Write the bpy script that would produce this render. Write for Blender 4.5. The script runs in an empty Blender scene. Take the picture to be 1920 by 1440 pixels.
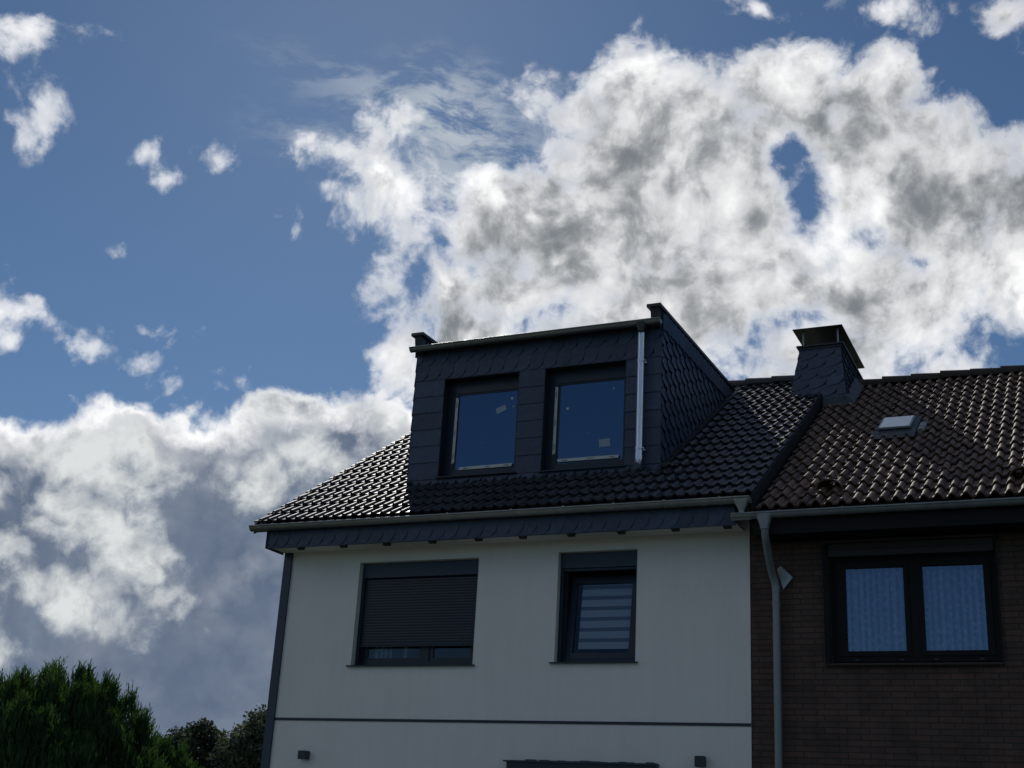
import bpy, bmesh, math, random
from mathutils import Vector, Matrix
import numpy as np
random.seed(7)
rad = math.radians
scene = bpy.context.scene
COL = scene.collection

# ------------------------------------------------------------ camera
F_PX = 2431.7
YAW, PITCH, ROLL = 0.4426, 0.3454, 0.0570
cyw, syw, cp, sp = math.cos(YAW), math.sin(YAW), math.cos(PITCH), math.sin(PITCH)
fwd = Vector((-syw*cp, cyw*cp, sp)); r0 = Vector((cyw, syw, 0)); u0 = r0.cross(fwd)
cam_r = math.cos(ROLL)*r0 + math.sin(ROLL)*u0
cam_u = -math.sin(ROLL)*r0 + math.cos(ROLL)*u0
cd = bpy.data.cameras.new('camera'); cam = bpy.data.objects.new('camera', cd); COL.objects.link(cam)
cd.sensor_fit = 'HORIZONTAL'; cd.sensor_width = 36; cd.lens = 36*F_PX/1920
cd.clip_start = .1; cd.clip_end = 3000
m = Matrix((cam_r, cam_u, -fwd)).transposed().to_4x4(); m.translation = (10.345, -14.999, 1.548)
cam.matrix_world = m
scene.camera = cam

# ------------------------------------------------------------ light and exposure
SUN = Vector((-0.4316, 0.6649, 0.6096)).normalized()
SUN_EL = math.asin(SUN.z); SUN_AZ = math.atan2(SUN.x, SUN.y)
sl = bpy.data.lights.new('sun', 'SUN'); sl.energy = 5; sl.angle = rad(.53); sl.color = (1, .95, .87)
so = bpy.data.objects.new('sun', sl); COL.objects.link(so); so.location = (-20, 30, 40)
so.rotation_euler = SUN.to_track_quat('Z', 'Y').to_euler()
scene.view_settings.view_transform = 'Standard'; scene.view_settings.look = 'None'
scene.view_settings.exposure = -1.27; scene.view_settings.gamma = 1
scene.view_settings.use_curve_mapping = False
scene.cycles.max_bounces = 5; scene.cycles.diffuse_bounces = 2; scene.cycles.glossy_bounces = 2
scene.cycles.transmission_bounces = 4; scene.cycles.transparent_max_bounces = 8
scene.cycles.sample_clamp_indirect = 4

# ------------------------------------------------------------ world: sky and drifting clouds, laid out by compass direction
world = bpy.data.worlds.new('World'); scene.world = world; world.use_nodes = True
nt = world.node_tree; nt.nodes.clear(); L = nt.links
def N(t, **kw):
    n = nt.nodes.new(t)
    for k, v in kw.items(): setattr(n, k, v)
    return n
def put(sock, v):
    if isinstance(v, bpy.types.NodeSocket): L.new(v, sock)
    elif v is not None: sock.default_value = v
def M(op, a, b=None, c=None, clamp=False):
    n = N('ShaderNodeMath', operation=op, use_clamp=clamp)
    put(n.inputs[0], a); put(n.inputs[1], b); put(n.inputs[2], c)
    return n.outputs[0]
def V(op, a, b=None, scale=None):
    n = N('ShaderNodeVectorMath', operation=op); put(n.inputs[0], a); put(n.inputs[1], b)
    if scale is not None: put(n.inputs['Scale'], scale)
    return n.outputs['Value'] if op in ('DOT_PRODUCT', 'LENGTH') else n.outputs[0]
def SM(x, lo, hi, a=0., b=1.):
    n = N('ShaderNodeMapRange', interpolation_type='SMOOTHSTEP')
    put(n.inputs['Value'], x); put(n.inputs['From Min'], lo); put(n.inputs['From Max'], hi); put(n.inputs['To Min'], a); put(n.inputs['To Max'], b)
    return n.outputs[0]
def NOISE(vec, scale, detail=8, rough=.55, out=0, dist=0., lac=2.1):
    n = N('ShaderNodeTexNoise', noise_dimensions='3D'); put(n.inputs['Vector'], vec)
    n.inputs['Scale'].default_value = scale; n.inputs['Detail'].default_value = detail
    n.inputs['Roughness'].default_value = rough; n.inputs['Distortion'].default_value = dist; n.inputs['Lacunarity'].default_value = lac
    return n.outputs[out]
def MIXC(f, a, b):
    n = N('ShaderNodeMix', data_type='RGBA'); put(n.inputs[0], f); put(n.inputs[6], a); put(n.inputs[7], b)
    return n.outputs[2]
tc = N('ShaderNodeTexCoord'); d = tc.outputs['Generated']
EAST, UPV, FRONT = r0, u0, fwd            # a fixed tangent plane on the southern sky
w1 = V('SCALE', V('SUBTRACT', NOISE(d, 7, 2, .5, 1), (.5, .5, .5)), scale=.044)
w2 = V('SCALE', V('SUBTRACT', NOISE(d, 26, 2, .6, 1), (.5, .5, .5)), scale=.0125)
dw = V('ADD', d, V('ADD', w1, w2))
def plane(vec):
    z = M('MAXIMUM', V('DOT_PRODUCT', vec, tuple(FRONT)), .08)
    c = N('ShaderNodeCombineXYZ')
    L.new(M('DIVIDE', V('DOT_PRODUCT', vec, tuple(EAST)), z), c.inputs[0])
    L.new(M('DIVIDE', V('DOT_PRODUCT', vec, tuple(UPV)), z), c.inputs[1])
    return c.outputs[0]
pw = plane(dw)
chain = [pw]
def field(blobs, smooth=.012):            # blobs are evaluated one after the other, the running value rides in z
    cur = None
    sp0 = N('ShaderNodeSeparateXYZ'); L.new(chain[0], sp0.inputs[0])
    c0_ = N('ShaderNodeCombineXYZ'); L.new(sp0.outputs[0], c0_.inputs[0]); L.new(sp0.outputs[1], c0_.inputs[1]); c0_.inputs[2].default_value = -1
    cur = c0_.outputs[0]
    for (x, y, rx, ry, a) in blobs:
        if a == 0:
            q = N('ShaderNodeVectorMath', operation='MULTIPLY_ADD'); L.new(cur, q.inputs[0])
            q.inputs[1].default_value = (1/rx, 1/ry, 0); q.inputs[2].default_value = (-x/rx, -y/ry, 0); q = q.outputs[0]
        else:
            c, s_ = math.cos(rad(a)), math.sin(rad(a)); cb = N('ShaderNodeCombineXYZ')
            L.new(V('DOT_PRODUCT', cur, (c/rx, s_/rx, 0)), cb.inputs[0]); L.new(V('DOT_PRODUCT', cur, (-s_/ry, c/ry, 0)), cb.inputs[1])
            q = V('SUBTRACT', cb.outputs[0], ((c*x+s_*y)/rx, (-s_*x+c*y)/ry, 0))
        rr = min(rx, ry)
        v = M('MULTIPLY_ADD', V('LENGTH', q), -rr, rr)
        sp_ = N('ShaderNodeSeparateXYZ'); L.new(cur, sp_.inputs[0])
        v = M('SMOOTH_MAX', sp_.outputs[2], v, smooth)
        cb = N('ShaderNodeCombineXYZ'); L.new(sp_.outputs[0], cb.inputs[0]); L.new(sp_.outputs[1], cb.inputs[1]); L.new(v, cb.inputs[2])
        cur = cb.outputs[0]
    chain[0] = cur
    spf = N('ShaderNodeSeparateXYZ'); L.new(cur, spf.inputs[0])
    return spf.outputs[2]
BODY = [(0.1489, 0.2062, 0.0288, 0.0247, 0), (0.2126, 0.1728, 0.0617, 0.0617, 0), (0.1582, 0.5486, 0.0699, 0.0535, 0), (0.0749, 0.2753, 0.0099, 0.0173, 0), (0.0038, 0.2214, 0.0123, 0.0074, 0), (-0.6093, 0.1382, 0.0658, 0.0411, 0), (0.1788, 0.1873, 0.037, 0.037, 0), (0.2495, 0.1749, 0.037, 0.0617, 0), (0.22, 0.1155, 0.037, 0.0247, 0), (0.1649, 0.1412, 0.0493, 0.0493, 0), (0.2663, 0.0976, 0.0576, 0.0493, 0), (0.3393, 0.1182, 0.0617, 0.0452, 0), (0.0516, 0.1059, 0.0658, 0.0535, 0), (0.0832, 0.2375, 0.035, 0.0432, 0), (0.0762, 0.268, 0.0123, 0.0206, 13.3), (0.0351, 0.2141, 0.035, 0.0247, -16.7), (0.0121, 0.2211, 0.0185, 0.0123, 0), (0.1058, 0.1667, 0.0884, 0.0781, 0), (0.1883, 0.2373, 0.0617, 0.035, 13.3), (0.2115, 0.2633, 0.0288, 0.0247, 0), (0.2668, 0.2335, 0.0452, 0.037, 0), (0.2713, 0.2626, 0.0185, 0.0185, 0), (0.3136, 0.1703, 0.0946, 0.0699, -6.7), (0.3718, 0.1983, 0.0576, 0.0329, 0), (0.4405, 0.1487, 0.1069, 0.1069, 0), (0.2026, 0.131, 0.0658, 0.0452, 0), (0.1358, 0.0737, 0.1357, 0.0452, 13.3), (0.3001, 0.083, 0.0822, 0.0452, 23.3), (0.2201, 0.0414, 0.0987, 0.0288, 0), (0.0007, 0.1319, 0.0535, 0.0493, 0), (-0.0293, 0.0807, 0.0535, 0.037, 0), (0.0122, 0.0748, 0.0699, 0.037, 0), (-0.056, 0.0421, 0.0452, 0.0288, 0), (-0.0922, 0.0277, 0.0288, 0.0452, 0), (-0.1311, 0.0955, 0.0185, 0.0144, 0), (-0.1155, 0.0758, 0.0185, 0.0288, -21.7), (-0.0744, 0.004, 0.0288, 0.0247, 0), (-0.027, 0.0397, 0.0493, 0.0247, 0), (0.0467, 0.048, 0.0493, 0.0247, 0), (0.1126, 0.0476, 0.0493, 0.0288, 0), (0.1964, 0.0236, 0.0658, 0.0206, 0), (0.2785, 0.0282, 0.037, 0.0206, 0), (-0.101, 0.1466, 0.037, 0.0206, -21.7), (-0.1216, 0.1825, 0.0115, 0.0185, 0), (-0.1035, 0.1897, 0.0132, 0.0115, 0), (-0.0773, 0.1274, 0.0288, 0.0185, -36.7), (-0.1412, 0.1649, 0.0288, 0.009, -11.7), (-0.1142, 0.1253, 0.0206, 0.0103, -16.7), (-0.3995, 0.2449, 0.0132, 0.0037, 13.3), (-0.3726, 0.1781, 0.0173, 0.0181, 0), (-0.3056, 0.1589, 0.0045, 0.0025, 23.3), (-0.2449, 0.1623, 0.0082, 0.0037, -26.7), (-0.281, 0.1454, 0.0037, 0.0025, 0), (-0.3163, 0.0866, 0.0082, 0.0058, 0), (-0.2859, 0.029, 0.0058, 0.0033, 0), (-0.3578, 0.027, 0.035, 0.0123, -16.7), (-0.325, 0.0288, 0.0107, 0.0132, 0), (-0.3259, 0.0082, 0.0123, 0.0058, 0), (-0.3938, 0.0072, 0.0107, 0.0074, 0), (-0.389, 0.0314, 0.0164, 0.0082, 0), (-0.2837, 0.0052, 0.0049, 0.0033, -26.7), (-0.2148, -0.0114, 0.0123, 0.0058, 23.3), (-0.2595, -0.021, 0.0053, 0.0049, 0), (-0.1744, 0.1107, 0.0029, 0.0029, 0), (0.1659, 0.3052, 0.0156, 0.0049, -6.7), (0.2706, 0.31, 0.035, 0.0074, 0), (0.3677, 0.3052, 0.0185, 0.0185, -26.7), (0.376, 0.283, 0.0049, 0.0103, 0), (0.3939, 0.3149, 0.0288, 0.0288, 0), (0.3401, 0.0318, 0.0288, 0.0103, 23.3), (0.3221, 0.0575, 0.0247, 0.0103, 33.3), (0.374, 0.0872, 0.0247, 0.0247, 0)]
HOLE = [(0.2045, 0.1847, 0.0049, 0.0074, 0), (0.2148, 0.1556, 0.0025, 0.0049, 0), (-0.084, 0.0858, 0.014, 0.0247, 13.3), (-0.0597, 0.1078, 0.0123, 0.0115, 0), (-0.0321, 0.0937, 0.0066, 0.0033, 0), (0.3292, 0.0414, 0.0123, 0.0066, 0)]
GREY = [(0.0962, 0.1908, 0.0617, 0.0288, 15.3), (0.0616, 0.1477, 0.0288, 0.0329, 0), (0.1321, 0.1393, 0.0535, 0.0329, 13.3), (0.1221, 0.0976, 0.037, 0.0226, 0), (0.0774, 0.0868, 0.0288, 0.0206, 0), (0.1687, 0.0755, 0.0493, 0.0206, -6.7), (0.2191, 0.0578, 0.0535, 0.0247, 0), (0.3136, 0.2074, 0.0781, 0.037, 0), (0.3679, 0.194, 0.0452, 0.0288, 0), (0.3028, 0.1079, 0.037, 0.0411, 13.3), (0.3463, 0.1392, 0.0493, 0.0329, 0), (0.1855, 0.1424, 0.0206, 0.0247, 0), (0.0287, 0.0737, 0.0206, 0.0164, 0), (-0.0901, 0.0278, 0.0148, 0.0288, 0), (0.1496, 0.0497, 0.0493, 0.0206, 0), (0.26, 0.0643, 0.0329, 0.0226, 0), (0.2011, 0.2298, 0.0329, 0.0103, 0), (-0.0059, 0.1026, 0.0247, 0.0164, 0)]
SHEET = [(-0.3611, -0.1689, 0.1398, 0.1193, 0), (-0.2439, -0.1292, 0.1357, 0.0987, 0), (-0.16, -0.0833, 0.1357, 0.0617, 13.3), (-0.1042, -0.0513, 0.0905, 0.037, 0), (-0.2163, -0.2512, 0.2467, 0.1234, 0), (-0.4867, -0.2049, 0.1439, 0.1357, 0), (-0.0967, -0.1826, 0.1645, 0.1234, 0), (0.1168, -0.3146, 0.3701, 0.2056, 0), (-0.3918, -0.0635, 0.0206, 0.0164, 0)]
PUFF = [(-0.3667, -0.0704, 0.0452, 0.014, 0), (-0.2969, -0.0664, 0.0411, 0.0123, 13.3), (-0.2284, -0.0398, 0.037, 0.014, 23.3), (-0.1878, -0.0293, 0.0288, 0.009, 0), (-0.1429, -0.0226, 0.0288, 0.0082, 0), (-0.0971, -0.0303, 0.0206, 0.0115, 33.3), (-0.1283, -0.0609, 0.0247, 0.0062, -31.7), (-0.0877, -0.0503, 0.014, 0.0066, 33.3), (-0.3437, -0.1123, 0.0308, 0.0107, -26.7), (-0.3037, -0.0915, 0.0226, 0.0082, 0), (-0.3786, -0.1514, 0.0206, 0.0185, 0), (-0.3529, -0.1314, 0.0206, 0.0123, 0), (-0.2888, -0.1359, 0.0391, 0.014, -41.7), (-0.2644, -0.1675, 0.0226, 0.014, -46.7), (-0.3231, -0.1853, 0.0329, 0.0115, -21.7), (-0.1966, -0.0915, 0.0214, 0.0115, -11.7), (-0.1616, -0.0545, 0.0156, 0.0053, 0), (-0.3821, -0.2339, 0.0082, 0.0132, 0), (-0.2549, -0.0805, 0.0288, 0.009, -16.7), (-0.4392, -0.0992, 0.0493, 0.037, 0), (-0.2141, -0.074, 0.0226, 0.0066, -6.7)]
VEIL = [(-0.0566, 0.1986, 0.0617, 0.0452, 0), (-0.1194, 0.2156, 0.037, 0.0164, 0), (-0.0224, 0.1758, 0.0452, 0.0288, 0), (-0.0543, 0.1575, 0.0576, 0.0288, 0), (-0.0827, 0.2218, 0.0329, 0.0164, 0), (-0.1444, 0.2204, 0.0206, 0.0066, -16.7), (-0.1579, 0.1681, 0.0206, 0.0082, -16.7)]
def VOR(vec, scale, detail, rough):          # rounded billows
    n = N('ShaderNodeTexVoronoi', voronoi_dimensions='3D', feature='F1', normalize=True); put(n.inputs['Vector'], vec)
    n.inputs['Scale'].default_value = scale; n.inputs['Detail'].default_value = detail; n.inputs['Roughness'].default_value = rough; n.inputs['Lacunarity'].default_value = 2.2
    return n.outputs['Distance']
puffs = M('SUBTRACT', .36, VOR(dw, 26, 2., .5))
n_big = NOISE(dw, 10, 6, .58)
n_fine = NOISE(dw, 42, 5, .62)
n_lump = NOISE(V('ADD', dw, V('SCALE', tuple(SUN), scale=.024)), 19, 5, .55)
n_lump0 = NOISE(dw, 19, 5, .55)
nb = M('SUBTRACT', n_big, .5); nf = M('SUBTRACT', n_fine, .5)
Fc = field(BODY); Fh = field(HOLE); Fg = field(GREY, .03); Fp = field(PUFF); Fs = field(SHEET, .02)
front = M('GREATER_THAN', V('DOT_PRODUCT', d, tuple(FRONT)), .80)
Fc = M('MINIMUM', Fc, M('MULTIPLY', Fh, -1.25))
outer = M('MULTIPLY', M('SUBTRACT', NOISE(d, 2.3, 2, .5), .603), .8)  # unseen clouds outside the view, cover raised to brighten and warm the wall
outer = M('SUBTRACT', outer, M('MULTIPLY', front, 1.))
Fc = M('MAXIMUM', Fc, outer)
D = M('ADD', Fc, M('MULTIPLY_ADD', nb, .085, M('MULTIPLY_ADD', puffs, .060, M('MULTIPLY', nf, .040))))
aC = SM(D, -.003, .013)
# grey-blue stratus sheet low on the left behind the bright puffs
Ds = M('ADD', Fs, M('MULTIPLY_ADD', nb, .08, M('MULTIPLY_ADD', puffs, .055, M('MULTIPLY', nf, .028))))
aS = SM(Ds, -.004, .014)
Dp = M('ADD', Fp, M('MULTIPLY_ADD', nb, .10, M('MULTIPLY_ADD', puffs, .06, M('MULTIPLY', nf, .05))))
aP = SM(Dp, -.006, .026)
# veil
Fv = field(VEIL)
st = N('ShaderNodeMapping'); L.new(pw, st.inputs[0]); st.inputs['Rotation'].default_value = (0, 0, rad(12)); st.inputs['Scale'].default_value = (1., 2.6, 1)
n_st = NOISE(st.outputs[0], 16, 6, .66)
aV = M('MULTIPLY', SM(Fv, -.03, .05), SM(M('ADD', n_st, M('MULTIPLY', Fv, 1.2)), .40, .62), clamp=True)
aV = M('MULTIPLY', aV, .92)
# how much light comes through: thin rims glow, thick hearts go grey
relief = M('SUBTRACT', n_lump0, n_lump)
mott = M('SUBTRACT', n_lump0, .5)
dark = SM(M('ADD', Fg, M('MULTIPLY_ADD', mott, .045, M('MULTIPLY', nb, .03))), -.062, .018)
thick = SM(D, .004, .040)
t1 = M('MULTIPLY', thick, M('ADD', M('MULTIPLY_ADD', mott, 1.4, M('MULTIPLY_ADD', nf, .7, M('MULTIPLY_ADD', puffs, -2.2, .36))), M('MULTIPLY', relief, 2.8)), clamp=True)
t2 = M('MULTIPLY', SM(D, .002, .034), M('ADD', M('MULTIPLY', dark, .64), M('MULTIPLY_ADD', relief, 1.6, M('MULTIPLY', puffs, -.35))), clamp=True)
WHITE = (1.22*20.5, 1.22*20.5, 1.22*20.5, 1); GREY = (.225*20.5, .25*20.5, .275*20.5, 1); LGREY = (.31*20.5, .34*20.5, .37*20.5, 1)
BLUE = (.125*20.5, .170*20.5, .260*20.5, 1); MID = (.36*20.5, .40*20.5, .46*20.5, 1)
colC = MIXC(t2, MIXC(t1, WHITE, LGREY), GREY)
sheet_edge = SM(Ds, .0, .08)
deep = M('SUBTRACT', 1.12, sheet_edge)
sh = M('SUBTRACT', SM(Ds, .002, .034), M('MULTIPLY', deep, M('ADD', M('MULTIPLY', M('SUBTRACT', n_lump0, .45), 1.6), M('MULTIPLY_ADD', relief, -1.8, M('MULTIPLY', puffs, 1.2)))), clamp=True)
colS = MIXC(sh, WHITE, MIXC(SM(n_big, .35, .7), BLUE, (.19*20.5, .24*20.5, .33*20.5, 1)))
pk = M('ADD', M('MULTIPLY', SM(Dp, .0, .045), SM(n_lump0, .30, .56)), M('MULTIPLY_ADD', relief, 3., M('MULTIPLY', puffs, -1.2)), clamp=True)
colP = MIXC(pk, (.85*20.5, .88*20.5, .88*20.5, 1), MID)
sky = N('ShaderNodeTexSky', sky_type='NISHITA'); sky.sun_disc = False
sky.sun_elevation = SUN_EL; sky.sun_rotation = SUN_AZ; sky.altitude = 200; sky.air_density = 1.0; sky.dust_density = .15; sky.ozone_density = 3.0
c0 = V('MULTIPLY', sky.outputs[0], (.84,1.04,1.20))
c0 = MIXC(aV, c0, (.62*20.5, .68*20.5, .74*20.5, 1))
c0 = MIXC(aS, c0, colS)
c0 = MIXC(M('MULTIPLY', aP, SM(Ds, -.01, .02)), c0, colP)
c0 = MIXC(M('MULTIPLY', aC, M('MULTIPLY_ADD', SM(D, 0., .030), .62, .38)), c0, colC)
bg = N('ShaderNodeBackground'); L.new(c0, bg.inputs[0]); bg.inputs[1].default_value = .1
wo = N('ShaderNodeOutputWorld'); L.new(bg.outputs[0], wo.inputs[0])
world.cycles.sampling_method = 'MANUAL'; world.cycles.sample_map_resolution = 512

# ------------------------------------------------------------ helpers
def root(name, label, cat, loc, group=None):
    o = bpy.data.objects.new(name, None); COL.objects.link(o); o.location = loc
    o.empty_display_size = .3
    o['label'] = label; o['category'] = cat
    if group: o['group'] = group
    return o
def part(name, verts, faces, mat, parent=None, smooth=False, recalc=True, label=None, mats=None, fm=None):
    me = bpy.data.meshes.new(name)
    me.from_pydata([tuple(v) for v in verts], [], [tuple(f) for f in faces])
    if recalc:
        bm = bmesh.new(); bm.from_mesh(me); bmesh.ops.recalc_face_normals(bm, faces=bm.faces); bm.to_mesh(me); bm.free()
    me.materials.append(mat)
    if smooth: me.polygons.foreach_set('use_smooth', [True]*len(me.polygons))
    o = bpy.data.objects.new(name, me); COL.objects.link(o)
    if parent is not None:
        o.parent = parent
        if parent.type == 'EMPTY': o.location = -parent.location
    if label: o['label'] = label
    me.update()
    return o
class MB:
    def __init__(s): s.v = []; s.f = []
    def add(s, vs, fs):
        k = len(s.v); s.v += [tuple(v) for v in vs]; s.f += [tuple(i+k for i in f) for f in fs]; return s
    def box(s, x0, x1, y0, y1, z0, z1):
        return s.hexa([(x0,y0,z0),(x1,y0,z0),(x1,y1,z0),(x0,y1,z0),(x0,y0,z1),(x1,y0,z1),(x1,y1,z1),(x0,y1,z1)])
    def hexa(s, p):
        return s.add(p, [(0,3,2,1),(4,5,6,7),(0,1,5,4),(1,2,6,5),(2,3,7,6),(3,0,4,7)])
    def frame(s, x0, x1, z0, z1, t, y0, y1, tb=None, tt=None):   # a rectangular frame in the xz plane, butted bars
        tb = tb or t; tt = tt or t
        s.box(x0, x0+t, y0, y1, z0, z1); s.box(x1-t, x1, y0, y1, z0, z1)
        s.box(x0+t, x1-t, y0, y1, z0, z0+tb); s.box(x0+t, x1-t, y0, y1, z1-tt, z1); return s
    def extr_x(s, prof, x0, x1):          # closed yz profile swept along x
        n = len(prof)
        vs = [(x0, y, z) for y, z in prof]+[(x1, y, z) for y, z in prof]
        return s.add(vs, [(i, (i+1) % n, n+(i+1) % n, n+i) for i in range(n)]+[tuple(range(n))[::-1], tuple(range(n, 2*n))])
    def prism(s, pts, off):               # planar polygon pushed by a vector
        n = len(pts); off = Vector(off)
        vs = [Vector(p) for p in pts]; vs += [p+off for p in vs]
        return s.add(vs, [(i, (i+1) % n, n+(i+1) % n, n+i) for i in range(n)]+[tuple(range(n))[::-1], tuple(range(n, 2*n))])
    def tube(s, pts, r, n=14, cap=True):
        pts = [Vector(p) for p in pts]; rs = r if isinstance(r, (list, tuple)) else [r]*len(pts)
        k0 = len(s.v); rings = []
        t = (pts[1]-pts[0]).normalized(); a = t.orthogonal().normalized()
        for i, p in enumerate(pts):
            t = (pts[min(i+1, len(pts)-1)]-pts[max(i-1, 0)]).normalized()
            a = (a-t*a.dot(t)).normalized(); b = t.cross(a)
            rings.append([p+rs[i]*(math.cos(6.28318*j/n)*a+math.sin(6.28318*j/n)*b) for j in range(n)])
        vs = [q for rg in rings for q in rg]; fs = []
        for i in range(len(pts)-1):
            for j in range(n): fs.append((i*n+j, i*n+(j+1) % n, (i+1)*n+(j+1) % n, (i+1)*n+j))
        if cap: fs += [tuple(range(n))[::-1], tuple(range((len(pts)-1)*n, len(pts)*n))]
        return s.add(vs, fs)
    def out_each(s, name, mat, parent=None):     # every separate piece becomes an object of its own
        par = list(range(len(s.v)))
        def fd(a):
            while par[a] != a: par[a] = par[par[a]]; a = par[a]
            return a
        for f in s.f:
            for q in f[1:]: par[fd(q)] = fd(f[0])
        groups = {}
        for f in s.f: groups.setdefault(fd(f[0]), []).append(f)
        res = []
        for fs_ in groups.values():
            ids = sorted({i for f in fs_ for i in f}); k = {i: n for n, i in enumerate(ids)}
            res.append(part(name, [s.v[i] for i in ids], [tuple(k[i] for i in f) for f in fs_], mat, parent))
        return res
    def out(s, name, mat, parent=None, smooth=False, label=None):
        return part(name, s.v, s.f, mat, parent, smooth, True, label)
def bevel(o, w=.004, seg=2):
    md = o.modifiers.new('bevel', 'BEVEL'); md.width = w; md.segments = seg; md.limit_method = 'ANGLE'; md.angle_limit = rad(40); return o
def autosmooth(o, ang=35):
    me = o.data; me.polygons.foreach_set('use_smooth', [True]*len(me.polygons))
    bm = bmesh.new(); bm.from_mesh(me)
    for e in bm.edges:
        if len(e.link_faces) != 2 or e.calc_face_angle(0) > rad(ang): e.smooth = False
    bm.to_mesh(me); bm.free(); return o

# ------------------------------------------------------------ materials
def mat(name, col, rough=.6, metal=0., spec=.5, var=0., vscale=3., bump=0., bscale=40., col2=None, streak=False, rvar=0., coat=0.):
    m_ = bpy.data.materials.new(name); m_.use_nodes = True; t = m_.node_tree; p = t.nodes['Principled BSDF']
    p.inputs['Base Color'].default_value = (*col, 1); p.inputs['Roughness'].default_value = rough
    p.inputs['Metallic'].default_value = metal; p.inputs['Specular IOR Level'].default_value = spec
    p.inputs['Coat Weight'].default_value = coat
    tcn = t.nodes.new('ShaderNodeTexCoord'); vec = tcn.outputs['Object']
    if streak:
        mp = t.nodes.new('ShaderNodeMapping'); mp.inputs['Scale'].default_value = (1, 1, .12); t.links.new(vec, mp.inputs[0]); vec = mp.outputs[0]
    if var or col2:
        n = t.nodes.new('ShaderNodeTexNoise'); n.inputs['Scale'].default_value = vscale; n.inputs['Detail'].default_value = 8; n.inputs['Roughness'].default_value = .6
        t.links.new(vec, n.inputs['Vector'])
        r = t.nodes.new('ShaderNodeMapRange'); r.inputs[1].default_value = .3; r.inputs[2].default_value = .7; t.links.new(n.outputs[0], r.inputs[0])
        mx = t.nodes.new('ShaderNodeMix'); mx.data_type = 'RGBA'; t.links.new(r.outputs[0], mx.inputs[0])
        c2 = col2 or tuple(c*(1-var) for c in col)
        mx.inputs[6].default_value = (*col, 1); mx.inputs[7].default_value = (*c2, 1)
        t.links.new(mx.outputs[2], p.inputs['Base Color'])
        if rvar:
            rr = t.nodes.new('ShaderNodeMapRange'); rr.inputs[1].default_value = .3; rr.inputs[2].default_value = .7
            rr.inputs[3].default_value = rough-rvar; rr.inputs[4].default_value = rough+rvar; t.links.new(n.outputs[0], rr.inputs[0]); t.links.new(rr.outputs[0], p.inputs['Roughness'])
    if bump:
        n = t.nodes.new('ShaderNodeTexNoise'); n.inputs['Scale'].default_value = bscale; n.inputs['Detail'].default_value = 6
        t.links.new(tcn.outputs['Object'], n.inputs['Vector'])
        b = t.nodes.new('ShaderNodeBump'); b.inputs['Strength'].default_value = bump; b.inputs['Distance'].default_value = .01
        t.links.new(n.outputs[0], b.inputs['Height']); t.links.new(b.outputs[0], p.inputs['Normal'])
    return m_
def attr_tint(m_, lo=.7, hi=1.3):          # each tile, slate or leaf a little lighter or darker than the next
    t = m_.node_tree; p = t.nodes['Principled BSDF']
    g = t.nodes.new('ShaderNodeNewGeometry'); r = t.nodes.new('ShaderNodeMapRange'); r.inputs[3].default_value = lo; r.inputs[4].default_value = hi
    t.links.new(g.outputs['Random Per Island'], r.inputs[0])
    mx = t.nodes.new('ShaderNodeVectorMath'); mx.operation = 'SCALE'
    s = p.inputs['Base Color']
    if s.is_linked: t.links.new(s.links[0].from_socket, mx.inputs[0])
    else: mx.inputs[0].default_value = s.default_value[:3]
    t.links.new(r.outputs[0], mx.inputs['Scale']); t.links.new(mx.outputs[0], s)
    return m_
STUCCO = mat('white_stucco', (.78, .765, .73), .92, var=.06, vscale=1.3, bump=.35, bscale=260, spec=.2)
STUCCO2 = mat('cream_reveal', (.72, .70, .64), .9, var=.05, bump=.2, bscale=200, spec=.2)
ANTH = mat('anthracite_aluminium', (.026, .042, .070), .42, var=.15, vscale=5, spec=.5)
ANTHD = mat('anthracite_frame', (.008, .016, .030), .38, var=.1, spec=.5)
SLATE = attr_tint(mat('slate', (.034, .056, .104), .5, var=.25, vscale=14, bump=.25, bscale=60, rvar=.06), .82, 1.2)
SLATEB = mat('slate_backing', (.02, .024, .032), .7)
TILE = attr_tint(mat('black_glazed_tile', (.036, .040, .048), .49, var=.3, vscale=9, bump=.04, bscale=120, spec=.5, rvar=.04), .8, 1.25)
TILEB = attr_tint(mat('weathered_brown_tile', (.205, .130, .090), .62, col2=(.072, .044, .032), vscale=7, bump=.8, bscale=70, spec=.45), .62, 1.3)
RIDGEB = mat('weathered_ridge_tile', (.06, .045, .035), .8, var=.5, vscale=8, bump=.8, bscale=60)
ZINC = mat('zinc_gutter', (.36, .37, .36), .42, metal=.75, var=.3, vscale=5, rvar=.1, bump=.05, bscale=15)
ZINCN = mat('new_zinc_pipe', (.66, .72, .80), .36, metal=.9, var=.08, vscale=3, streak=True)
ZINCD = mat('old_painted_pipe', (.26, .29, .31), .5, metal=.35, var=.3, vscale=6, streak=True)
LEAD = mat('lead_flashing', (.07, .08, .09), .55, metal=.3, var=.35, vscale=12, bump=.5, bscale=30)
WOOD = mat('dark_rafter_wood', (.035, .03, .028), .7, var=.3, vscale=20)
CAPM = mat('dark_sheet_metal', (.055, .055, .058), .45, metal=.5, var=.2, vscale=6)
BROWNF = mat('dark_brown_frame', (.008, .009, .011), .6, var=.2, spec=.2)
BOXM = mat('brown_shutter_box', (.030, .025, .022), .6, var=.3, vscale=8)
TAPE = mat('white_protective_tape', (.62, .62, .60), .5, var=.15, vscale=20)
PRINT = mat('blue_print_on_tape', (.04, .07, .16), .5)
CARD = mat('pale_blue_label', (.30, .36, .46), .5, var=.1)
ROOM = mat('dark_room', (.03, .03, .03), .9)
LACE = None
BLIND = mat('striped_blind', (.80, .80, .78), .8)
BLIND2 = mat('sheer_blind_band', (.30, .31, .33), .8)
LENS = mat('milky_lamp_lens', (.5, .5, .48), .3)
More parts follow.
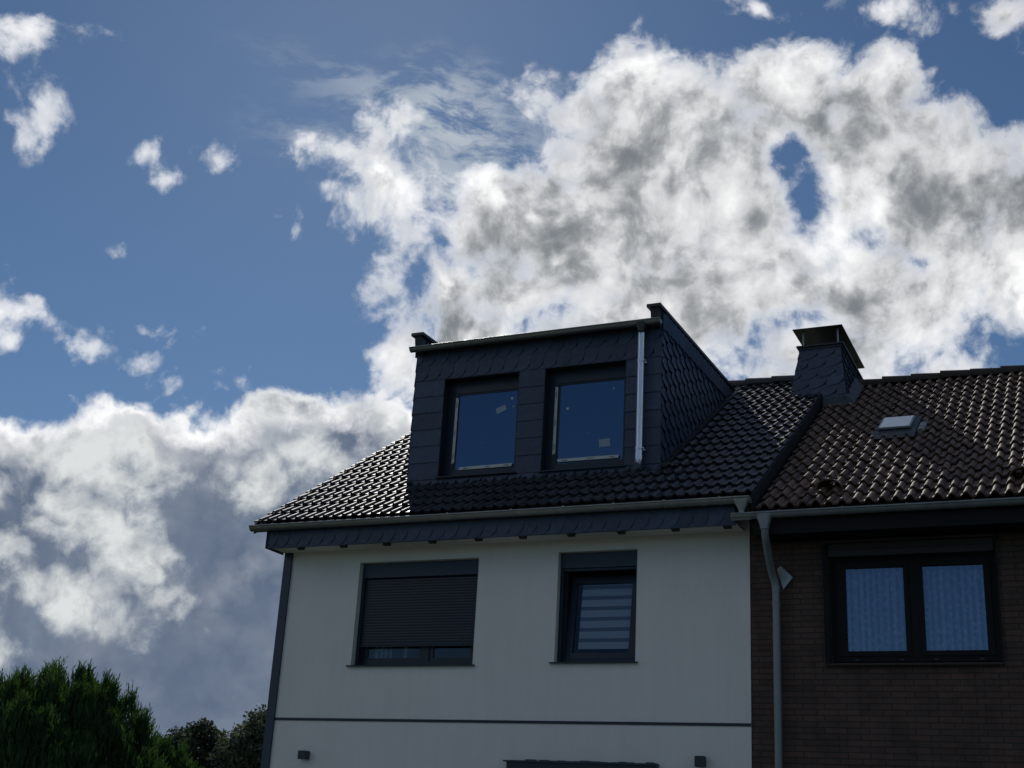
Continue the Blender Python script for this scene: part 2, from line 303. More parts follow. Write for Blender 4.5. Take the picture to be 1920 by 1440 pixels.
REFLPANE = mat('skylight_painted_reflection', (.90, .90, .87), .30, metal=.2, var=.04)  # pale base colour stands in for bright sky reflected in the pane
def glass(name, fac, col, tr=(1, 1, 1)):
    m_ = bpy.data.materials.new(name); m_.use_nodes = True; t = m_.node_tree; t.nodes.clear()
    o = t.nodes.new('ShaderNodeOutputMaterial'); mx = t.nodes.new('ShaderNodeMixShader')
    a = t.nodes.new('ShaderNodeBsdfTransparent'); b = t.nodes.new('ShaderNodeBsdfGlossy'); a.inputs[0].default_value = (*tr, 1)
    b.inputs['Color'].default_value = (*col, 1); b.inputs['Roughness'].default_value = .015
    f = t.nodes.new('ShaderNodeFresnel'); f.inputs[0].default_value = 1.5
    mr = t.nodes.new('ShaderNodeMath'); mr.operation = 'ADD'; mr.use_clamp = True; mr.inputs[1].default_value = fac
    tcn = t.nodes.new('ShaderNodeTexCoord'); n = t.nodes.new('ShaderNodeTexNoise'); n.inputs['Scale'].default_value = 1.6; t.links.new(tcn.outputs['Object'], n.inputs[0])
    bp = t.nodes.new('ShaderNodeBump'); bp.inputs['Strength'].default_value = .05; bp.inputs['Distance'].default_value = .02; t.links.new(n.outputs[0], bp.inputs['Height']); t.links.new(bp.outputs[0], b.inputs['Normal'])
    t.links.new(f.outputs[0], mr.inputs[0]); t.links.new(mr.outputs[0], mx.inputs[0]); t.links.new(a.outputs[0], mx.inputs[1]); t.links.new(b.outputs[0], mx.inputs[2]); t.links.new(mx.outputs[0], o.inputs[0])
    return m_
GLASS_D = glass('coated_blue_glass', .20, (.60, .78, .98), (.35, .45, .6))
GLASS_B = glass('double_glazing', .09, (.72, .82, 1.), (.8, .85, .95))
GLASS_W = glass('double_glazing_clear', .0, (.9, .92, 1.), (.8, .85, .9))
def brick_mat():
    m_ = bpy.data.materials.new('dark_brown_clinker'); m_.use_nodes = True; t = m_.node_tree; p = t.nodes['Principled BSDF']
    tcn = t.nodes.new('ShaderNodeTexCoord'); sx = t.nodes.new('ShaderNodeSeparateXYZ'); t.links.new(tcn.outputs['Object'], sx.inputs[0])
    ad = t.nodes.new('ShaderNodeMath'); t.links.new(sx.outputs[0], ad.inputs[0]); t.links.new(sx.outputs[1], ad.inputs[1])
    cb = t.nodes.new('ShaderNodeCombineXYZ'); t.links.new(ad.outputs[0], cb.inputs[0]); t.links.new(sx.outputs[2], cb.inputs[1])
    nz = t.nodes.new('ShaderNodeTexNoise'); nz.inputs['Scale'].default_value = 9; t.links.new(cb.outputs[0], nz.inputs[0])
    w_ = t.nodes.new('ShaderNodeVectorMath'); w_.operation = 'MULTIPLY_ADD'; t.links.new(nz.outputs[1], w_.inputs[0]); w_.inputs[1].default_value = (.008, .006, 0); t.links.new(cb.outputs[0], w_.inputs[2])
    b = t.nodes.new('ShaderNodeTexBrick'); t.links.new(w_.outputs[0], b.inputs[0])
    b.inputs['Scale'].default_value = 1; b.inputs['Brick Width'].default_value = .245; b.inputs['Row Height'].default_value = .066
    b.inputs['Mortar Size'].default_value = .0062; b.inputs['Mortar Smooth'].default_value = .25; b.offset = .37
    b.inputs['Color1'].default_value = (.108, .060, .044, 1); b.inputs['Color2'].default_value = (.072, .045, .036, 1); b.inputs['Mortar'].default_value = (.034, .028, .026, 1)
    n = t.nodes.new('ShaderNodeTexNoise'); n.inputs['Scale'].default_value = 3; n.inputs['Detail'].default_value = 8; t.links.new(tcn.outputs['Object'], n.inputs[0])
    r = t.nodes.new('ShaderNodeMapRange'); r.inputs[1].default_value = .3; r.inputs[2].default_value = .7; r.inputs[3].default_value = .7; r.inputs[4].default_value = 1.25; t.links.new(n.outputs[0], r.inputs[0])
    s = t.nodes.new('ShaderNodeVectorMath'); s.operation = 'SCALE'; t.links.new(b.outputs[0], s.inputs[0]); t.links.new(r.outputs[0], s.inputs['Scale']); t.links.new(s.outputs[0], p.inputs['Base Color'])
    p.inputs['Roughness'].default_value = .75
    n2 = t.nodes.new('ShaderNodeTexNoise'); n2.inputs['Scale'].default_value = 60; t.links.new(tcn.outputs['Object'], n2.inputs[0])
    h = t.nodes.new('ShaderNodeMath'); h.operation = 'MULTIPLY_ADD'; t.links.new(b.outputs['Fac'], h.inputs[0]); h.inputs[1].default_value = -1.; t.links.new(n2.outputs[0], h.inputs[2])
    bp = t.nodes.new('ShaderNodeBump'); bp.inputs['Strength'].default_value = .9; bp.inputs['Distance'].default_value = .012; t.links.new(h.outputs[0], bp.inputs['Height']); t.links.new(bp.outputs[0], p.inputs['Normal'])
    return m_
BRICK = brick_mat()
def lace_mat():
    m_ = bpy.data.materials.new('net_curtain'); m_.use_nodes = True; t = m_.node_tree; p = t.nodes['Principled BSDF']
    p.inputs['Roughness'].default_value = .9; p.inputs['Specular IOR Level'].default_value = .1
    tcn = t.nodes.new('ShaderNodeTexCoord')
    w_ = t.nodes.new('ShaderNodeTexWave'); w_.wave_type = 'BANDS'; w_.bands_direction = 'X'; w_.inputs['Scale'].default_value = 4.2; w_.inputs['Distortion'].default_value = 2.2; w_.inputs['Detail'].default_value = 3
    mp = t.nodes.new('ShaderNodeMapping'); mp.inputs['Scale'].default_value = (1, 1, .08); t.links.new(tcn.outputs['Object'], mp.inputs[0]); t.links.new(mp.outputs[0], w_.inputs[0])
    v = t.nodes.new('ShaderNodeTexVoronoi'); v.inputs['Scale'].default_value = 13; v.inputs['Randomness'].default_value = .7; t.links.new(tcn.outputs['Object'], v.inputs[0])
    r = t.nodes.new('ShaderNodeMapRange'); r.inputs[1].default_value = .1; r.inputs[2].default_value = .5; r.inputs[3].default_value = 1.; r.inputs[4].default_value = .35; t.links.new(v.outputs[0], r.inputs[0])
    q = t.nodes.new('ShaderNodeMath'); q.operation = 'MULTIPLY_ADD'; t.links.new(w_.outputs[1], q.inputs[0]); q.inputs[1].default_value = .95; t.links.new(r.outputs[0], q.inputs[2])
    r2 = t.nodes.new('ShaderNodeMapRange'); r2.inputs[1].default_value = .3; r2.inputs[2].default_value = 1.7; r2.inputs[3].default_value = .10; r2.inputs[4].default_value = .92; t.links.new(q.outputs[0], r2.inputs[0])
    c = t.nodes.new('ShaderNodeVectorMath'); c.operation = 'SCALE'; c.inputs[0].default_value = (.90, .95, 1.); t.links.new(r2.outputs[0], c.inputs['Scale']); t.links.new(c.outputs[0], p.inputs['Base Color'])
    return m_
LACE = lace_mat()
def weather(m_, amt=.10, sc=2.2):          # rain streaks and faint patches that belong to the render coat
    t = m_.node_tree; p = t.nodes['Principled BSDF']; s = p.inputs['Base Color'].links[0].from_socket
    tcn = t.nodes.new('ShaderNodeTexCoord'); mp = t.nodes.new('ShaderNodeMapping'); mp.inputs['Scale'].default_value = (sc*2.2, sc, sc*.16); t.links.new(tcn.outputs['Object'], mp.inputs[0])
    n = t.nodes.new('ShaderNodeTexNoise'); n.inputs['Scale'].default_value = 1.6; n.inputs['Detail'].default_value = 9; n.inputs['Roughness'].default_value = .68; t.links.new(mp.outputs[0], n.inputs[0])
    n2 = t.nodes.new('ShaderNodeTexNoise'); n2.inputs['Scale'].default_value = 26; n2.inputs['Detail'].default_value = 5; n2.inputs['Roughness'].default_value = .7; t.links.new(tcn.outputs['Object'], n2.inputs[0])
    a_ = t.nodes.new('ShaderNodeMath'); a_.operation = 'MULTIPLY_ADD'; t.links.new(n2.outputs[0], a_.inputs[0]); a_.inputs[1].default_value = .35; t.links.new(n.outputs[0], a_.inputs[2])
    r = t.nodes.new('ShaderNodeMapRange'); r.inputs[1].default_value = .45; r.inputs[2].default_value = .95; r.inputs[3].default_value = 1-amt; r.inputs[4].default_value = 1+amt*.6; t.links.new(a_.outputs[0], r.inputs[0])
    q = t.nodes.new('ShaderNodeVectorMath'); q.operation = 'SCALE'; t.links.new(s, q.inputs[0]); t.links.new(r.outputs[0], q.inputs['Scale']); t.links.new(q.outputs[0], p.inputs['Base Color'])
weather(STUCCO, .05); weather(BRICK, .28)

# ------------------------------------------------------------ ground
def struct(name, x0, x1, y0, y1, z, m_, n=1):
    o = part(name, [(x0, y0, z), (x1, y0, z), (x1, y1, z), (x0, y1, z)], [(0, 1, 2, 3)], m_, recalc=False); o['kind'] = 'structure'; return o
struct('ground', -900, 900, -900, 900, 0, mat('garden_grass', (.07, .10, .035), .9, col2=(.04, .065, .02), vscale=.8, bump=.5, bscale=30))
struct('driveway', -.1, 6.6, -9, 0, .004, mat('grey_pavers', (.24, .24, .235), .85, var=.25, vscale=2, bump=.3, bscale=20))
struct('road', -60, 60, -24, -12.5, .004, mat('asphalt', (.06, .06, .062), .85, var=.25, vscale=1.2, bump=.4, bscale=90))
pv = MB().box(-60, 60, -12.5, -10.6, -.02, .13).out('pavement', mat('pavement_slabs', (.30, .29, .27), .85, var=.2, vscale=1.5)); pv['kind'] = 'structure'

# ------------------------------------------------------------ shared geometry
T = math.tan(.5629); CS, SN = math.cos(.5629), math.sin(.5629)
ZE = 5.584; YE = -.6
def roofz(y, off=0.): return ZE+off+(y-YE)*T
RY = 4.78; BY = 2*RY-YE          # ridge, back eave
ex = Vector((1, 0, 0)); es = Vector((0, CS, SN)); en = Vector((0, -SN, CS))
def tiles(x0, x1, y0, off, rows, course, skip, jit=0., seed=1, roll_h=.034, s=.1495, flat=.42, phase=0., tilt=.036):
    rnd = random.Random(seed); vs = []; fs = []
    n = int(round((x1-x0)/s)); s = (x1-x0)/n
    us = [0, .07, .14, .5-.18+.0] ; K = 11
    prof = []
    for k in range(K):
        a = k/(K-1)
        # flat pan first, then a rounded roll
        u = a
        prof.append((u, 0. if u < flat else roll_h*math.sin(math.pi*(u-flat)/(1-flat))**.8))
    O = Vector((0, y0, roofz(y0, off)))
    for j in range(rows):
        rj = (rnd.random()-.5)*jit*.004
        for i in range(n):
            xc = x0+(i+.5)*s; yc = y0+(j+.5)*course*CS
            if skip(xc, yc): continue
            dz = (rnd.random()-.5)*jit*.012; rot = (rnd.random()-.5)*jit*.05; sl_ = (rnd.random()-.5)*jit*.02
            b = len(vs); rr = 3
            lens = [0., .5, 1.18]
            for r_ in range(rr):
                t_ = lens[r_]*course
                for (u, h) in prof:
                    hh = h-.012+tilt*(1-lens[r_])+dz+rj
                    vs.append(O+ex*(x0+(i+u*1.0)*s+rot*t_)+es*(j*course+t_+sl_)+en*hh)
            for r_ in range(rr-1):
                for k in range(K-1): fs.append((b+r_*K+k, b+r_*K+k+1, b+(r_+1)*K+k+1, b+(r_+1)*K+k))
            # front lip with its own vertices
            b2 = len(vs)
            for k in range(K): vs.append(vs[b+k])
            for k in range(K): vs.append(vs[b+k]-en*.026+es*.006)
            for k in range(K-1): fs.append((b2+k, b2+K+k, b2+K+k+1, b2+k+1))
            # right hand flank of the roll
            b3 = len(vs); vs += [vs[b+K-1], vs[b+2*K-1], vs[b+2*K-1]-en*.03, vs[b+K-1]-en*.03]; fs.append((b3, b3+3, b3+2, b3+1))
    return vs, fs
def ridge_caps(x0, x1, step, y, z, r, mat_, parent, seed, jit=.01):
    rnd = random.Random(seed); mb = MB(); x = x0
    while x < x1-.05:
        xe = min(x+step+.05, x1+.02); dz = (rnd.random()-.5)*jit
        a = []; 
        for (xx, rr, zz) in ((x, r*1.0, dz+.018), (xe, r*.88, dz)):
            ring = []
            for k in range(11):
                th = math.pi*(-.12+1.24*k/10); ring.append((xx, y+math.cos(th)*rr*1.15, z+zz+math.sin(th)*rr*.8))
            for k in range(10, -1, -1):
                th = math.pi*(-.12+1.24*k/10); ring.append((xx, y+math.cos(th)*(rr-.018)*1.15, z+zz+math.sin(th)*(rr-.018)*.8))
            a.append(ring)
        n = 22; mb.add(a[0]+a[1], [(i, (i+1) % n, n+(i+1) % n, n+i) for i in range(n)]+[tuple(range(n)), tuple(range(n, 2*n))])
        x += step
    return autosmooth(mb.out('ridge', mat_, parent), 50)
def clip(poly, region):                      # convex clip in 2D, region counter-clockwise
    out = poly
    for i in range(len(region)):
        ax, ay = region[i]; bx, by = region[(i+1) % len(region)]
        inp = out; out = []
        if not inp: break
        side = lambda p: (bx-ax)*(p[1]-ay)-(by-ay)*(p[0]-ax)
        for k in range(len(inp)):
            p, q = inp[k-1], inp[k]; sp_, sq = side(p), side(q)
            if (sp_ >= 0) != (sq >= 0):
                t_ = sp_/(sp_-sq); out.append((p[0]+(q[0]-p[0])*t_, p[1]+(q[1]-p[1])*t_))
            if sq >= 0: out.append(q)
    return out
def slates(mb, O, U, Vv, Nn, region, w, h, arc=0., gap=.0008, rot=0., stagger=.5, off=(0, 0), proud=.012, over=1.25, seed=3, lat=.006, base=.004, jit=.004):
    """overlapping slates on the plane O,U,V; region is a convex polygon in plane coordinates; rot turns the courses"""
    rnd = random.Random(seed); O, U, Vv, Nn = Vector(O), Vector(U), Vector(Vv), Vector(Nn)
    c, s = math.cos(rot), math.sin(rot)
    toL = lambda p: ((p[0]-off[0])*c+(p[1]-off[1])*s, -(p[0]-off[0])*s+(p[1]-off[1])*c)
    toP = lambda p: (p[0]*c-p[1]*s+off[0], p[0]*s+p[1]*c+off[1])
    lr = [toL(p) for p in region]
    u0_, u1_ = min(p[0] for p in lr), max(p[0] for p in lr); v0_, v1_ = min(p[1] for p in lr), max(p[1] for p in lr)
    for j in range(int(math.floor(v0_/h))-1, int(math.ceil(v1_/h))+1):
        sh = (j % 2)*stagger*w
        for i in range(int(math.floor(u0_/w))-2, int(math.ceil(u1_/w))+2):
            a = i*w+sh; b = a+w; lo = j*h+(rnd.random()-.5)*jit; hi = lo+h*over
            if arc > 0:
                ra = arc*w; rb = arc*h*1.1
                pts = [(a-.01, lo)]+[(b-ra+ra*math.sin(t_*math.pi/12), lo+rb-rb*math.cos(t_*math.pi/12)) for t_ in range(0, 7)]+[(b, hi), (a-.01, hi)]
            else: pts = [(a+gap, lo), (b-gap, lo), (b-gap, hi), (a+gap, hi)]
            pts = clip(pts, lr)
            if len(pts) < 3: continue
            z_ = (rnd.random()-.5)*.002
            def P(p, back=False):
                f_ = (p[1]-lo)/(hi-lo); g = (p[0]-a)/w
                nn = base+z_+proud*(1-f_)+lat*g - (.006 if back else 0)
                q = toP(p); return O+U*q[0]+Vv*q[1]+Nn*nn
            n = len(pts); vs = [P(p) for p in pts]+[P(p, True) for p in pts]
            mb.add(vs, [tuple(range(n))]+[(k, n+k, n+(k+1) % n, (k+1) % n) for k in range(n)])
def wall_holes(x0, x1, z0, z1, holes, y0, y1):
    xs = sorted({x0, x1, *[h[0] for h in holes], *[h[1] for h in holes]}); zs = sorted({z0, z1, *[h[2] for h in holes], *[h[3] for h in holes]})
    mb = MB(); idx = {}
    def vid(x, y, z):
        k = (x, y, z)
        if k not in idx: idx[k] = len(mb.v); mb.v.append(k)
        return idx[k]
    solid = lambda i, j: 0 <= i < len(xs)-1 and 0 <= j < len(zs)-1 and not any(h[0]-1e-6 <= xs[i] and xs[i+1] <= h[1]+1e-6 and h[2]-1e-6 <= zs[j] and zs[j+1] <= h[3]+1e-6 for h in holes)
    for i in range(len(xs)-1):
        for j in range(len(zs)-1):
            if not solid(i, j): continue
            a, b, c, d_ = xs[i], xs[i+1], zs[j], zs[j+1]
            mb.f.append((vid(a, y0, c), vid(b, y0, c), vid(b, y0, d_), vid(a, y0, d_)))
            mb.f.append((vid(a, y1, c), vid(a, y1, d_), vid(b, y1, d_), vid(b, y1, c)))
            for (di, dj, p, q) in ((-1, 0, (a, c), (a, d_)), (1, 0, (b, c), (b, d_)), (0, -1, (a, c), (b, c)), (0, 1, (a, d_), (b, d_))):
                if not solid(i+di, j+dj): mb.f.append((vid(p[0], y0, p[1]), vid(q[0], y0, q[1]), vid(q[0], y1, q[1]), vid(p[0], y1, p[1])))
    return mb
def half_gutter(x0, x1, yf, zt, r, mat_, parent, name='gutter', brackets=(), joints=(), bead=.011, slope=0.):
    mb = MB(); yc = yf+r; n = 12; th = .0035
    prof = [(yc-r*math.cos(math.pi*k/n), zt-r*math.sin(math.pi*k/n)*1.0) for k in range(n+1)]
    prof += [(yc-(r-th)*math.cos(math.pi*k/n), zt-(r-th)*math.sin(math.pi*k/n)) for k in range(n, -1, -1)]
    mb.extr_x(prof, x0, x1)
    mb.tube([(x0, yf-.003, zt-.004), (x1, yf-.003, zt-.004)], bead, 10)
    for x in (x0-.002, x1-.002):
        cap = [(x, yc-(r+.002)*math.cos(math.pi*k/n), zt-(r+.002)*math.sin(math.pi*k/n)) for k in range(n+1)]
        mb.prism(cap, (.005, 0, 0))
    for x in joints:                                     # soldered sleeve joints
        rr = r+.003
        p2 = [(yc-rr*math.cos(math.pi*k/n), zt-.002-rr*math.sin(math.pi*k/n)) for k in range(n+1)]+[(yc-(r+.0005)*math.cos(math.pi*k/n), zt-.002-(r+.0005)*math.sin(math.pi*k/n)) for k in range(n, -1, -1)]
        mb.extr_x(p2, x-.035, x+.035)
    g = autosmooth(mb.out(name, mat_, parent), 45)
    for x in brackets:
        b = MB(); rr = r+.004
        p2 = [(yc-rr*math.cos(math.pi*k/n), zt-rr*math.sin(math.pi*k/n)) for k in range(n+1)]+[(yc-(r+.0007)*math.cos(math.pi*k/n), zt-(r+.0007)*math.sin(math.pi*k/n)) for k in range(n, -1, -1)]
        b.extr_x(p2, x-.014, x+.014); b.box(x-.014, x+.014, yf-.016, yf-.0005, zt-.002, zt+.013)
        b.out('bracket', mat_, g)
    return g
def hopper(xc, yc, zt, zb, wt, wb, dt, mat_, parent, name='hopper'):
    mb = MB(); n = 20; rows = []
    for (f_, z) in ((0, zt), (.15, zt-.02), (.8, zb+.03), (1, zb)):
        g = min(1, max(0, (f_-.15)/.65)); ring = []
        for k in range(n):
            a = 2*math.pi*k/n; c, s = math.cos(a), math.sin(a)
            e = .55+.45*g                                # squarish mouth, round outlet
            ring.append((xc+(wt*(1-g)+wb*g)/2*math.copysign(abs(c)**e, c), yc+(dt*(1-g)+wb*g)/2*math.copysign(abs(s)**e, s), z))
        rows.append(ring)
    vs = [p for r_ in rows for p in r_]
    mb.add(vs, [(i*n+k, i*n+(k+1) % n, (i+1)*n+(k+1) % n, (i+1)*n+k) for i in range(3) for k in range(n)]+[tuple(range(n)), tuple(range(3*n, 4*n))])
    return autosmooth(mb.out(name, mat_, parent), 50)

# ============================================================ WHITE HOUSE
W = 6.5
H = root('white_house', 'white rendered house with black tiled roof, slate clad dormer and slate apron under its gutter', 'house', (3.25, 4.5, 0))
w1_ = (1.10, 2.91, 3.74, 5.142); w2_ = (4.024, 5.092, 3.762, 5.165); door_ = (3.55, 5.35, .1, 2.5)
mb = wall_holes(0, W, 0, 5.75, [w1_, w2_, door_], 0, .32)
wall = mb.out('wall', STUCCO, H)
mb = MB().box(.12, 6.38, .7, 8.9, .1, 3.0).box(.12, 6.38, .7, 8.9, 3.1, 5.5)
mb.out('interior', ROOM, H)
# gable, back and party walls
gy0, gy1 = .0, 9.5
mb = MB(); gp = [(0, gy0+.32, 0), (0, gy1, 0), (0, gy1, roofz(.35)-.2), (0, RY, roofz(RY)-.2), (0, gy0+.32, roofz(.32)-.22)]
mb.prism(gp, (.3, 0, 0)); mb.prism([(6.3, y, z) for _, y, z in gp], (.2, 0, 0)); mb.box(.3, 6.3, 9.2, 9.5, 0, 5.7)
mb.out('side_wall', STUCCO, H)
# slate cladding on the left gable, its front edge shows as a dark strip beside the render
mb = MB(); mb.prism([(-.115, -.012, .3), (-.115, gy1, .3), (-.115, gy1, roofz(.0)-.15), (-.115, RY, roofz(RY)-.15), (-.115, -.012, roofz(0)-.2)], (.112, 0, 0))
mb.box(-.122, .004, -.034, -.0125, .3, 5.34)
mb.out('gable_cladding', ANTH, H, label='dark slate cladding of the left gable, its front edge a dark upright strip')
mb = MB(); slates(mb, (-.115, 9.5, 0), (0, -1, 0), (0, 0, 1), (-1, 0, 0), [(0, .3), (9.4, .3), (9.4, 5.6), (4.72, 8.7), (0, 5.6)], .3, .25, arc=.6, rot=rad(12))
mb.out('gable_slates', SLATE, H)
# belt groove strip
MB().box(0.0, W, -.012, -.0005, 3.035, 3.068).out('belt_strip', ANTHD, H, label='thin dark line running across the render above the door')
# roof
XL, XR = -.37, 6.655
DX0, DX1, DYF = 1.335, 5.127, .70
in_dormer = lambda x, y: DX0+.02 < x < DX1-.0 and y > DYF+.1
def on_chim(x, y): return x > 6.2 and y > 4.0
course = .3455; rows = 18
vs, fs = tiles(XL, XR, YE+.10, .0, rows, course, lambda x, y: in_dormer(x, y) or on_chim(x, y) or y > RY+.02, jit=.4, seed=5, flat=.52, roll_h=.032)
roof = part('roof', vs, fs, TILE, H, smooth=True, recalc=False)
mb = MB()
def slab(mb, x0, x1, y0, y1, off, th):
    mb.hexa([(x0, y0, roofz(y0, off-th)), (x1, y0, roofz(y0, off-th)), (x1, y1, roofz(y1, off-th)), (x0, y1, roofz(y1, off-th)),
             (x0, y0, roofz(y0, off)), (x1, y0, roofz(y0, off)), (x1, y1, roofz(y1, off)), (x0, y1, roofz(y1, off))])
slab(mb, XL+.03, XR-.02, YE+.14, RY, -.035, .12)
def bslab(mb, x0, x1, off, th):
    zt, zb = roofz(RY, off), roofz(YE, off)
    mb.hexa([(x0, RY, zt-th), (x1, RY, zt-th), (x1, BY, zb-th), (x0, BY, zb-th), (x0, RY, zt), (x1, RY, zt), (x1, BY, zb), (x0, BY, zb)])
bslab(mb, XL+.03, XR-.02, .0, .15)
mb.out('roof_deck', WOOD, roof)
mb = MB()                                              # verge flashings, left board and right metal kerb along the party line
VERGE = mat('dark_verge_board', (.014, .016, .020), .7, var=.2, spec=.25)
for (a, b, o1, th) in ((XL+.0, XL+.028, -.012, .15), (XR-.01, XR+.022, -.018, .26)):
    slab(mb, a, b, YE+.12, RY, o1, th)
mb.out_each('verge', VERGE, roof)
ridge_caps(XL, 1.25, .433, RY, roofz(RY)-.012, .125, CAPM, roof, 4)
rc = ridge_caps(4.82, 6.28, .433, RY, roofz(RY)-.012, .125, CAPM, roof, 6)
# slate apron box under the eave
AY = -.44
mb = MB().box(-.14, 6.44, AY, AY+.022, 5.286, 5.54)
mb.box(-.14, -.118, AY+.022, -.036, 5.336, 5.54)
ap = mb.out('eave_apron', SLATE, H, label='slate clad apron board below the main gutter')
mb = MB(); slates(mb, (0, AY, 0), (1, 0, 0), (0, 0, 1), (0, -1, 0), [(-.15, 5.288), (6.44, 5.288), (6.44, 5.54), (-.15, 5.54)], .185, .27, arc=.75, off=(-.15, 5.288), stagger=.4, proud=.005, lat=.0022, over=1.1)
mb.out('apron_slates', SLATE, ap)
MB().box(-.13, 6.44, AY+.023, -.001, 5.312, 5.330).out('soffit', STUCCO2, ap)
MB().box(-.155, -.1405, AY-.03, -.036, 5.284, 5.54).out('end_board', ANTH, ap)
for x in (.36, 1.04, 1.71, 2.39, 3.06, 3.68, 4.34, 5.0, 5.69, 6.33):
    mb = MB(); mb.prism([(x-.045, AY+.03, 5.311), (x-.045, AY+.03, 5.29), (x-.045, AY+.06, 5.272), (x-.045, AY+.085, 5.268), (x-.045, AY+.11, 5.268), (x-.045, AY+.11, 5.311)], (.09, 0, 0))
    mb.out('rafter_end', WOOD, H)
half_gutter(XL, 6.65, YE, ZE, .068, ZINC, H, brackets=(.02, .99, 1.75, 2.71, 3.61, 4.315, 4.98, 5.62, 6.30), joints=(2.36, 6.1, .72))
hopper(6.545, YE+.068, 5.56, 5.405, .19, .075, .15, ZINC, H)

def roller_shutter(mb, x0, x1, z0, z1, y, p=.037):
    n = int((z1-z0)/p); prof = []
    for k in range(n):
        zb = z0+k*p
        prof += [(y, zb), (y-.0032, zb+.005), (y-.004, zb+p*.5), (y-.0028, zb+p-.005), (y, zb+p-.001)]
    full = prof+[(y+.012, z1), (y+.012, z0)]
    vs = [(x0, a, b) for a, b in full]+[(x1, a, b) for a, b in full]; m_ = len(full)
    mb.add(vs, [(i, (i+1) % m_, m_+(i+1) % m_, m_+i) for i in range(m_)])
# window with the shutter nearly closed
def dummy(name, parent, label=None):
    o = bpy.data.objects.new(name, None); COL.objects.link(o); o.parent = parent
    if parent.type == 'EMPTY': o.location = -parent.location
    if label: o['label'] = label
    return o
def reveal(mb, o, y0, y1, t=.006):
    x0, x1, z0, z1 = o
    mb.box(x0+.0005, x0+t, y0, y1, z0+.012, z1-t); mb.box(x1-t, x1-.0005, y0, y1, z0+.012, z1-t); mb.box(x0+.0005, x1-.0005, y0, y1, z1-t, z1-.0005)
x0, x1, z0, z1 = w1_
wn = MB().frame(x0+.006, x1-.006, z0+.004, z1-.006, .075, .17, .24).box(2.075, 2.175, .172, .238, z0+.079, z1-.081).out('window', ANTHD, H, label='wide window with its dark roller shutter nearly closed')
mb = MB(); reveal(mb, w1_, -.001, .165); mb.out('reveal', STUCCO2, wn)
mb = MB(); 
for (a, b) in ((x0+.081, 2.075), (2.175, x1-.081)): mb.frame(a, b, z0+.079, z1-.3, .055, .185, .228)
mb.out_each('sash', ANTHD, wn)
mb = MB(); 
for (a, b) in ((x0+.136, 2.02), (2.23, x1-.136)): mb.box(a, b, .2, .206, z0+.134, z1-.36)
mb.out_each('pane', GLASS_W, wn)
bevel(MB().box(x0+.007, x1-.007, .085, .169, 4.937, z1-.007).out('shutter_box', ANTH, wn))
mb = MB(); roller_shutter(mb, x0+.055, x1-.055, 4.03, 4.935, .118); mb.box(x0+.056, x1-.056, .108, .134, 4.012, 4.0295); mb.out('roller_shutter', ANTHD, wn)
mb = MB().box(x0+.007, x0+.052, .09, .168, z0+.012, 4.936).box(x1-.052, x1-.007, .09, .168, z0+.012, 4.936); [bevel(o_, .003) for o_ in mb.out_each('guide_rail', ANTHD, wn)]
mb = MB().hexa([(x0-.045, -.045, z0-.006), (x1+.03, -.045, z0-.006), (x1+.03, .168, z0+.003), (x0-.045, .168, z0+.003), (x0-.045, -.045, z0+.010), (x1+.03, -.045, z0+.010), (x1+.03, .168, z0+.020), (x0-.045, .168, z0+.020)])
mb.out('sill', ANTHD, wn)
mb = MB()
for (a, b, yy) in ((1.27, 1.55, .30), (1.70, 1.80, .31)):
    n = 14; vs = []
    for k in range(n+1):
        xx = a+(b-a)*k/n; vs += [(xx, yy+.012*math.sin(k*1.7), z0+.12), (xx, yy+.012*math.sin(k*1.7+.4), z0+.6)]
    mb.add(vs, [(2*k, 2*k+2, 2*k+3, 2*k+1) for k in range(n)])
mb.out_each('curtain', LACE, wn)
# tilted narrow window with striped blind
x0, x1, z0, z1 = w2_
wn = MB().frame(x0+.006, x1-.006, z0+.004, z1-.006, .07, .165, .235).out('window', ANTHD, H, label='narrow window tilted open with a striped blind behind the glass')
mb = MB(); reveal(mb, w2_, -.001, .16); mb.out('reveal', STUCCO2, wn)
bevel(MB().box(x0+.007, x1-.007, .08, .164, 4.965, z1-.007).out('shutter_box', ANTH, wn))
mb = MB().box(x0+.007, x0+.05, .085, .163, z0+.012, 4.963).box(x1-.05, x1-.007, .085, .163, z0+.012, 4.963).box(x0+.05, x1-.05, .10, .15, 4.93, 4.962); [bevel(o_, .003) for o_ in mb.out_each('guide_rail', ANTHD, wn)]
mb = MB().hexa([(x0-.045, -.045, z0-.006), (x1+.03, -.045, z0-.006), (x1+.03, .163, z0+.003), (x0-.045, .163, z0+.003), (x0-.045, -.045, z0+.010), (x1+.03, -.045, z0+.010), (x1+.03, .163, z0+.020), (x0-.045, .163, z0+.020)])
mb.out('sill', ANTHD, wn)
def tilt_pts(mb, a):
    R_ = Matrix.Rotation(a, 4, 'X'); piv = Vector((0, .2, z0+.07))
    mb.v = [tuple(R_ @ (Vector(v)-piv)+piv) for v in mb.v]; return mb
TA = -rad(7)
tilt_pts(MB().frame(x0+.078, x1-.078, z0+.076, 4.90, .085, .175, .235, tb=.075, tt=.085), TA).out('sash', ANTHD, wn)
tilt_pts(MB().box(x0+.163, x1-.163, .198, .204, z0+.151, 4.815), TA).out('pane', GLASS_W, wn)
mb = MB(); mb2 = MB(); zz = z0+.215; k = 0
while zz < 4.80:
    e = min(zz+.088, 4.81); mb.box(x0+.215, x1-.165, .236, .240, zz, e)
    if e < 4.80: mb2.box(x0+.215, x1-.165, .237, .239, e+.0005, min(zz+.1365, 4.81))
    zz += .137
tilt_pts(mb, TA).out_each('blind_band', BLIND, wn); tilt_pts(mb2, TA).out_each('sheer_band', BLIND2, wn)
